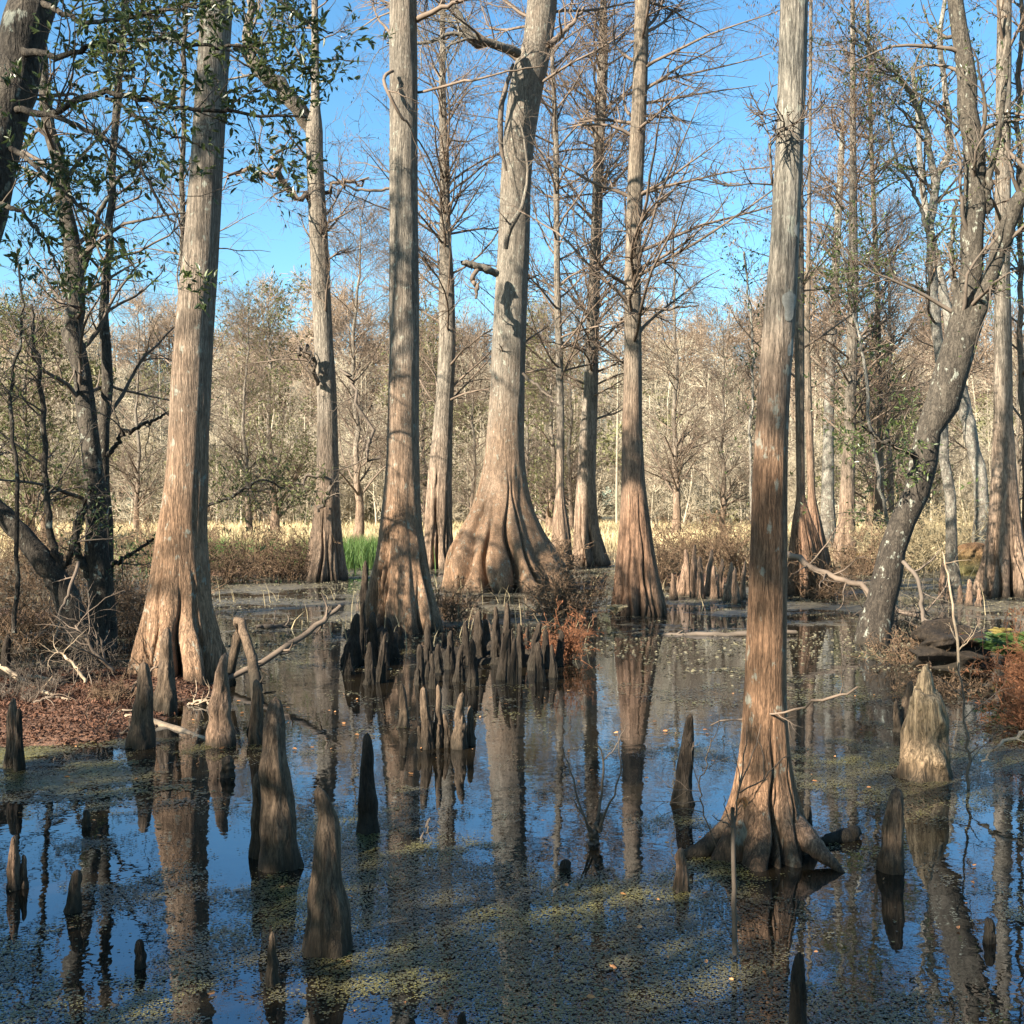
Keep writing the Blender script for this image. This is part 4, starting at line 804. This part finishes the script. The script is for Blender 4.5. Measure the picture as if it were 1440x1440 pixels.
stick('stick', 'straight pale stick rising among the rusty ferns at right', 'stick', [(1350, 975, 14, 4), (1346, 900, 14, 4), (1335, 820, 14, 3), (1325, 775, 14, 2)], M['deadwood'], 4, .5)
stick('stick', 'pale stick lying over the water at the right edge', 'stick', [(1380, 1070, 8.6, 3), (1410, 1045, 8.7, 5), (1450, 1025, 8.8, 5)], M['deadwood'], 2, .3)
stick('knobbed_stick', 'small twig stub poking from the duckweed left of mid water shrub', 'stick', [(594, 1185, 7.3, 3), (600, 1170, 7.3, 3), (606, 1150, 7.3, 2)], M['twig_dark'], 2, .15)

for k, (x, y, d, dx, dy, lab) in enumerate(((20, 1010, 11.6, 60, -30, 'short pale twig on the left bank near the edge post'), (120, 960, 12.6, -40, -45, 'twisted twig standing on the left bank'), (70, 1035, 10.9, 70, 10, 'thin twig lying along the muddy edge of the left bank'),
        (250, 1000, 12.4, 60, -12, 'broken twig between the shaded knees on the left bank'), (175, 985, 12.2, 50, -50, 'upright dead twig before the big left cypress'), (40, 950, 13., 55, 25, 'dark root end crossing the left bank'), (140, 1045, 10.7, 60, -14, 'low stick at the water edge of the left bank'))):
    stick('twig', lab, 'twig', [(x, y, d, 5), (x+dx*.5, y+dy*.5-8, d, 4), (x+dx, y+dy, d, 2.5)], M['deadwood' if k % 2 else 'twig'], 5, .35)
# ------------------------------------------------------------------ brush, ferns, grasses
def brush(label, x, y, d, hh, ww, mat, n=60, lp=2, ls=.05, gz=.0, group='russet brush clumps around the pond', leafm=None, name='bush', cat='bush', up=.75):
    base = B(x, y, d, gz); root = empty(name, base, label, cat, group)
    m_ = n; p0 = rng.normal(0, .22, (m_, 3))*ww; p0[:, 2] = 0
    d0 = rng.normal(0, 1, (m_, 3))*[ww, ww, 0]/hh*.5; d0[:, 2] = up
    p = walk(p0, d0, hh*rng.uniform(.3, 1.35, m_), 8, .16, .03); r = np.linspace(1, .3, 8)[None]*rng.uniform(.004, .009, m_)[:, None]*max(1, d/14)
    g = Geo(); g.tubes(p, r, 3); p2, r2 = spawn(p, r, 6, .25, 1, hh*.35, 50, 5, .2, .0, .6, .01*max(1, d/14), .4, rmin=.0025*max(1, d/9)); g.tubes(p2, r2, 3)
    p3, r3 = spawn(p2, r2, 3, .25, 1, hh*.15, 50, 3, .2, .0, .6, .01, .4, rmin=.002*max(1, d/9)); g.tubes(p3, r3, 3)
    g.build('stems', mat, root)
    if lp:
        gl = Geo(); k_ = rng.random(len(p3)) < .55; leaves(gl, p3[k_], 1, ls*max(1, d/16), .1, 1); gl.build('foliage', leafm or mat, root, smooth=False)
    return root
def fern(label, x, y, d, L, n, mat, gz=0., group='fern clumps'):
    base = B(x, y, d, gz); root = empty('fern', base, label, 'fern', group)
    a = rng.uniform(0, 2*PI, n); d0 = np.stack([np.cos(a)*.7, np.sin(a)*.7, np.full(n, .8)], 1)
    p = walk(rng.normal(0, .05, (n, 3))*[1, 1, 0], d0, L*rng.uniform(.7, 1.2, n), 10, .03, -.09); r = np.linspace(.004, .001, 10)[None]*np.ones((n, 1))*max(1, d/9)
    Geo().tubes(p, r, 3).build('stalks', mat, root)
    gl = Geo(); k = 16
    for s in (-1, 1):
        for q in range(k):
            t_ = np.full(n, .12+.86*q/k); P0, T, _, _ = at(p, t_); T /= np.linalg.norm(T, axis=1, keepdims=True)
            sd = np.cross(T, [0, 0, 1.]); sd /= np.linalg.norm(sd, axis=1, keepdims=True)+1e-9
            leaf_at(gl, P0, (sd*s+T*.35+rng.normal(0, .08, T.shape)), np.full(n, L*.3*math.sin(PI*(.12+.8*q/k))**.8), .1, .28)
    gl.build('fronds', mat, root, smooth=False); return root
bl = [
 ('rusty bush growing at the right foot of the massive cypress', 795, 872, 22.5, 1.05, 1.0, 'rust_dull', 70), ('rusty red ferny clump at the right end of the dark knee row', 795, 935, 15.8, .6, .4, 'rust', 40),
 ('brown twiggy tuft at the left foot of the massive cypress', 640, 870, 21.5, .7, .5, 'rust_dull', 30), ('russet brush left end of the reddish knee clump', 925, 800, 31, 1.2, 1.4, 'rust_dull', 45),
 ('russet brush behind the reddish knee clump', 985, 800, 38, 2.2, 2.6, 'rust_dull', 60), ('russet brush pressed behind the nearest trunk', 1040, 815, 33, 1.5, 1.4, 'rust_dull', 45),
 ('dark brown brush at the foot of the bent-limb cypress', 372, 812, 35, 1.6, 1.6, 'rust_dull', 55), ('bushy brown tangle left of the bent-limb cypress', 322, 822, 32, 1.3, 1.3, 'rust_dull', 40),
 ('red-brown brush beside the foot of the bent-limb cypress', 408, 818, 33.5, 1.3, 1.0, 'rust_dull', 40), ('rusty brush between the slim straight cypress and red cone-footed one', 1215, 812, 36, 1.3, 1.2, 'rust_dull', 40),
 ('brown brush around the folded fluted foot', 1160, 835, 27, 1.1, 1.2, 'rust_dull', 50), ('red-brown tangle at the foot of the leaning tree', 1285, 922, 15.8, .5, .8, 'rust_dull', 50),
 ('dark rusty mound under the pale upright stick', 1325, 985, 13.3, .35, 1.0, 'rust_dull', 50), ('bright rusty ferny mass at the right edge', 1462, 985, 12.4, .85, .6, 'rust', 80),
 ('low rusty clump at the right edge over the water', 1452, 1035, 11.2, .45, .5, 'rust', 50), ('dark brush between the left stems and the big cypress', 185, 880, 20, 1.3, 1.4, 'rust_dull', 70),
 ('brown tangle under the low slanting stem', 30, 900, 18, 1.3, 1.6, 'rust_dull', 80), ('scrubby brush at left edge beyond the stems', 60, 815, 30, 2.2, 3., 'rust_dull', 90),
 ('olive-brown brush right of the leaning tree', 1290, 810, 38, 2.2, 2.6, 'reed', 80), ('pale reedy brush left of the right edge cypress', 1345, 800, 42, 2.0, 2.2, 'reed', 80),
 ('brown brush between the left cypresses', 245, 815, 36, 2., 2., 'rust_dull', 60), ('thin brown brush before the thin crooked tree', 770, 812, 36, 1.2, 1., 'rust_dull', 30)]
for (lab, x, y, d, hh, ww, mm, n_) in bl:
    z_ = float(ground_h(np.array(B(x, y, d)[0]), np.array(d))); brush(lab, x, y, d, hh, ww, M[mm], n_, 2, .05, max(z_, -.05))
fern('green fern at the right edge above the rusty mass', 1432, 935, 14.2, .65, 14, M['fern'], .2)
fern('yellow fern left of the green one at the right edge', 1412, 905, 15.6, .5, 9, M['yellow'], .2)
fern('pale drooping fern at the left foot of the slim half-shaded cypress', 866, 866, 21.5, .4, 5, M['reed'], .12)
fern('yellow fern behind the slim straight cypress', 1212, 785, 40, .9, 12, M['yellow'], .2)
brush('dead brown brush tangled over the left bank behind the pale log', 95, 925, 13.2, .55, 1.2, M['twig_dark'], 50, 0, .03, .1)
brush('dark twiggy tangle on the left bank beside the edge post', 30, 985, 12., .35, .7, M['twig_dark'], 40, 0, .03, .1)
brush('dry brown sprigs on the left bank before the big cypress', 165, 1000, 12.1, .28, .7, M['rust_dull'], 40, 1, .03, .1)
brush('small brush of dead stems between the leaning tree and right bank', 1300, 880, 18.5, .8, 1.2, M['twig_dark'], 45, 0, .03, 0)
brush('dark twig thicket behind the dark stems at the left', 95, 880, 19, 1.3, 1.6, M['twig_dark'], 60, 0, .03, 0)
# small evergreen spray near the bent-limb cypress
stem_tree('evergreen_shrub', 'low spray of green leaves on a bent stem right of the big left cypress', B(285, 830, 24),
    [[(280, 840, 24, 6), (285, 770, 24, 5), (287, 716, 24, 4), (310, 706, 24, 4), (340, 690, 24, 4), (370, 675, 24, 3), (410, 690, 24, 2)]], M['oak'], 'shrub', twigs={0: dict(n=22, L=1.1, t0=.45, c2=5, c3=4, trop=0.)}, leaf=M['leaf_olive'], leafper=2, lsize=.10)
stem_tree('evergreen_shrub', 'leafy shrub with thin stems left of the dark trunks', B(30, 880, 15),
    [[(20, 890, 15, 7), (25, 700, 15, 6), (15, 560, 15, 5), (30, 450, 15, 4), (25, 350, 15, 3)]], M['oak'], 'shrub', twigs={0: dict(n=22, L=1.0, t0=.3, c2=5, c3=3, trop=0.)}, leaf=M['leaf'], leafper=1, lsize=.07)
stem_tree('evergreen_shrub', 'leafy sapling between slim straight cypress and leaning tree', B(1255, 860, 24),
    [[(1262, 860, 24, 6), (1250, 740, 24, 5), (1230, 640, 24, 5), (1215, 500, 24, 4), (1195, 420, 24, 3), (1180, 330, 24, 2)]], M['oak_pale'], 'shrub', twigs={0: dict(n=44, L=1.4, t0=.2, c2=5, c3=3, trop=0.)}, leaf=M['leaf'], leafper=2, lsize=.10)
stem_tree('evergreen_shrub', 'small green sprig low behind the nearest trunk at its left', B(1060, 840, 27),
    [[(1062, 850, 27, 4), (1056, 650, 27, 4), (1058, 480, 27, 3), (1045, 350, 27, 3)]], M['oak_pale'], 'shrub', twigs={0: dict(n=34, L=1.2, t0=.3, c2=6, c3=4, trop=0.)}, leaf=M['leaf'], leafper=1, lsize=.10)

def blades(name, label, cat, mat, x, y, z, h, w, lean=.25):
    n = len(x); a = rng.uniform(0, PI, n); s = np.stack([np.cos(a), np.sin(a), 0*a], 1)*w[:, None]*.5
    b0 = np.stack([x, y, z], 1); l = rng.normal(0, lean, (n, 3)); l[:, 2] = 0
    m1 = b0+np.stack([0*x, 0*x, h*.55], 1)+l*h[:, None]*.3; tp = b0+np.stack([0*x, 0*x, h], 1)+l*h[:, None]
    v = np.stack([b0-s, b0+s, m1+s*.7, m1-s*.7, tp], 1); i = np.arange(n)[:, None]*5
    g = Geo(); g.add(v, i+np.array([[0, 1, 2, 3]]), i+np.array([[3, 2, 4]])); return tag(g.build(name, mat, smooth=False), label, cat, kind='stuff')
n = 60000; y = 52+rng.uniform(0, 1, n)**1.3*60; x = rng.uniform(-1, 1, n)*(y*.46+3)
blades('marsh_grass', 'straw-coloured marsh grass filling the open strip before the far wood', 'grass', M['straw'], x, y, ground_h(x, y), rng.uniform(.4, .95, n), rng.uniform(.03, .09, n))
n = 26000; y = rng.uniform(40, 60, n); x = rng.uniform(-1, 1, n)*(y*.46+3); k = fbm(x*.25, y*.25, 31) > .47; x, y = x[k], y[k]
blades('reeds', 'pale dry reeds fringing the far side of the water', 'reeds', M['reed'], x, y, np.maximum(ground_h(x, y), -.1), rng.uniform(.3, .95, len(x)), rng.uniform(.015, .035, len(x)))
def patch(px, d, sx_, sy_, n): c = P(px, 0, d); return rng.normal(c[0], sx_, n), rng.normal(d, sy_, n)
a = [patch(500, 43, 1.2, 2.2, 3800), patch(300, 40, .8, 1.5, 1800), patch(265, 44, 1., 1.5, 1500)]; x = np.concatenate([q[0] for q in a]); y = np.concatenate([q[1] for q in a])
blades('green_grass', 'fresh green grass tufts at the far water edge on the left', 'grass', M['grass'], x, y, 0*x-.05, rng.uniform(.5, 1.2, len(x)), rng.uniform(.02, .045, len(x)))
# thin dry stalks over the water among the middle trees
n = 1500; y = rng.uniform(17, 44, n); x = rng.uniform(-1, 1, n)*(y*.45); k = fbm(x*.4, y*.4, 77) > .55; x, y = x[k], y[k]
blades('dry_stalks', 'thin dry stalks scattered through the shallow water', 'stalks', M['reed'], x, y, 0*x-.05, rng.uniform(.2, .7, len(x)), rng.uniform(.01, .02, len(x)), .5)

# leaf litter on the banks, floating leaves
def flat_leaves(name, label, cat, mat, x, y, z, s, tilt=.35):
    n = len(x); d = rng.normal(0, 1, (n, 3)); d[:, 2] *= tilt; d /= np.linalg.norm(d, axis=1, keepdims=True)
    g = Geo(); leaf_at(g, np.stack([x, y, z], 1), d, s, .2, .45); return tag(g.build(name, mat, smooth=False), label, cat, kind='stuff')
x = rng.uniform(-11, -3, 150000); y = rng.uniform(9, 17, 150000); z = ground_h(x, y); k = z > .0
flat_leaves('leaf_litter', 'red-brown fallen leaves and needles on the left bank', 'leaf litter', M['litter'], x[k], y[k], z[k]+.01, rng.uniform(.015, .05, k.sum()), .6)
x = rng.uniform(5, 10.5, 40000); y = rng.uniform(10.5, 17.5, 40000); z = ground_h(x, y); k = z > .0
flat_leaves('leaf_litter', 'rust-coloured fallen leaves on the right bank', 'leaf litter', M['rust'], x[k], y[k], z[k]+.01, rng.uniform(.015, .05, k.sum()), .6)
# duckweed
def weed(n, y0, y1, s0, s1, thr, seed, sc_=1.):
    y = np.sqrt(rng.uniform(y0**2, y1**2, n)); x = rng.uniform(-1, 1, n)*(y*.45+.2)
    dd = fbm(x*.75+y*.25, y*.55, seed)*.58+fbm(x*2.6, y*2.2, seed+5)*.30+fbm(x*9, y*7, seed+9)*.22
    c0 = np.exp(-((x-.1)/1.3)**2-((y-6.5)/1.7)**2)*.13
    ed = np.clip((y0+1.2-y)/1.2, 0, 1)*.12*(y0 > 6)+np.clip((y-y1+1.5)/1.5, 0, 1)*.12
    k = dd+c0-ed > thr+rng.normal(0, .04, n); return x[k], y[k], rng.uniform(s0, s1, k.sum())
parts = [weed(620000, 4.2, 11.5, .0035, .009, .615, 4), weed(150000, 9, 19, .008, .018, .655, 14)]
# fringe of duckweed against the left bank
yy = rng.uniform(8.2, 10.6, 60000); xx = rng.uniform(-5.5, -1.8, 60000); k = (fbm(xx*1.2, yy*2., 8)*.8+fbm(xx*6, yy*6, 81)*.2+np.exp(-((yy-9.7)/.45)**2)*.16-np.clip((xx+3.2)/1.2, 0, 1)*.2) > .585+rng.normal(0, .05, 60000); parts.append((xx[k], yy[k], rng.uniform(.007, .017, k.sum())))
x = np.concatenate([q[0] for q in parts]); y = np.concatenate([q[1] for q in parts]); s = np.concatenate([q[2] for q in parts]); n = len(x)
a = rng.uniform(0, 2*PI, n); K = 5; th = a[:, None]+np.arange(K)[None]*2*PI/K+rng.normal(0, .2, (n, K)); rr = s[:, None]*rng.uniform(.6, 1.2, (n, K))
tl = rng.normal(0, .12, (n, 2)); vx = np.cos(th)*rr; vy = np.sin(th)*rr
v = np.stack([x[:, None]+vx, y[:, None]+vy, .004+rng.uniform(0, .003, n)[:, None]+np.abs(vx*tl[:, :1]+vy*tl[:, 1:])], -1); i = np.arange(n)[:, None]*K
g = Geo(); g.add(v, i+np.array([[0, 1, 2, 3]]), i+np.array([[0, 3, 4]])); tag(g.build('duckweed', M['duck'], smooth=False), 'yellow-green duckweed specks floating in drifts on the dark water', 'duckweed', kind='stuff')
print('duckweed', n)
n = 90000; y = np.sqrt(rng.uniform(13**2, 44**2, n)); x = rng.uniform(-1, 1, n)*y*.46; k = fbm(x*.5, y*.8, 41)*.7+fbm(x*2, y*3, 43)*.3 > .47+.1*np.clip((19-y)/4, 0, 1); x, y = x[k], y[k]
flat_leaves('floating_debris', 'brown needles and scum specks drifting over the middle water', 'debris', M['scum'], x, y, np.full(len(x), .008), rng.uniform(.02, .06, len(x)), .05)
n = 260; y = np.sqrt(rng.uniform(16, 180, n)); x = rng.uniform(-1, 1, n)*y*.43
flat_leaves('floating_leaves', 'scattered brown and orange dead leaves floating on the water', 'leaves', M['leaf_orange'], x, y, np.full(n, .012), rng.uniform(.02, .05, n), .05)

# ------------------------------------------------------------------ light, sky, camera
az, el = math.radians(48), math.radians(31)
L = Vector((math.sin(az)*math.cos(el), math.cos(az)*math.cos(el), -math.sin(el)))
sd = bpy.data.lights.new('sun', 'SUN'); sd.energy = 5.; sd.angle = math.radians(.53); sd.color = (1., .90, .76)
so = bpy.data.objects.new('sun', sd); COL.objects.link(so); so.rotation_euler = L.to_track_quat('-Z', 'Y').to_euler(); so.location = (-20, -20, 30)
w = bpy.data.worlds.new('World'); SC.world = w; w.use_nodes = True; t = w.node_tree; t.nodes.clear()
sk = t.nodes.new('ShaderNodeTexSky'); sk.sky_type = 'NISHITA'; sk.sun_disc = False; sk.sun_elevation = el; sk.sun_rotation = math.radians(180)+az
sk.air_density = 1.0; sk.dust_density = .9; sk.ozone_density = 1.2
bg = t.nodes.new('ShaderNodeBackground'); bg.inputs[1].default_value = .06; ou = t.nodes.new('ShaderNodeOutputWorld')
hs = t.nodes.new('ShaderNodeHueSaturation'); hs.inputs['Saturation'].default_value = 1.2
t.links.new(sk.outputs[0], hs.inputs['Color']); mc = t.nodes.new('ShaderNodeMix'); mc.data_type = 'RGBA'; mc.blend_type = 'MULTIPLY'; mc.inputs[0].default_value = 1.; mc.inputs[7].default_value = (.79, 1.05, 1.07, 1); t.links.new(hs.outputs[0], mc.inputs[6]); t.links.new(mc.outputs[2], bg.inputs[0]); t.links.new(bg.outputs[0], ou.inputs[0])
cd = bpy.data.cameras.new('camera'); co = bpy.data.objects.new('camera', cd); COL.objects.link(co); SC.camera = co
co.location = (0, 0, H); co.rotation_euler = (PI/2, 0, 0); cd.sensor_width = 36; cd.lens = 36*F/1440; cd.shift_y = -(720-YH)/1440; cd.clip_end = 6000; cd.clip_start = .05
SC.view_settings.view_transform = 'Standard'; SC.view_settings.look = 'None'; SC.view_settings.exposure = 2.05; SC.view_settings.gamma = 1
SC.render.engine = 'CYCLES'; SC.cycles.use_denoising = True; SC.cycles.max_bounces = 5; SC.cycles.diffuse_bounces = 2; SC.cycles.glossy_bounces = 3
SC.cycles.sample_clamp_indirect = 4; SC.cycles.caustics_reflective = False; SC.cycles.caustics_refractive = False
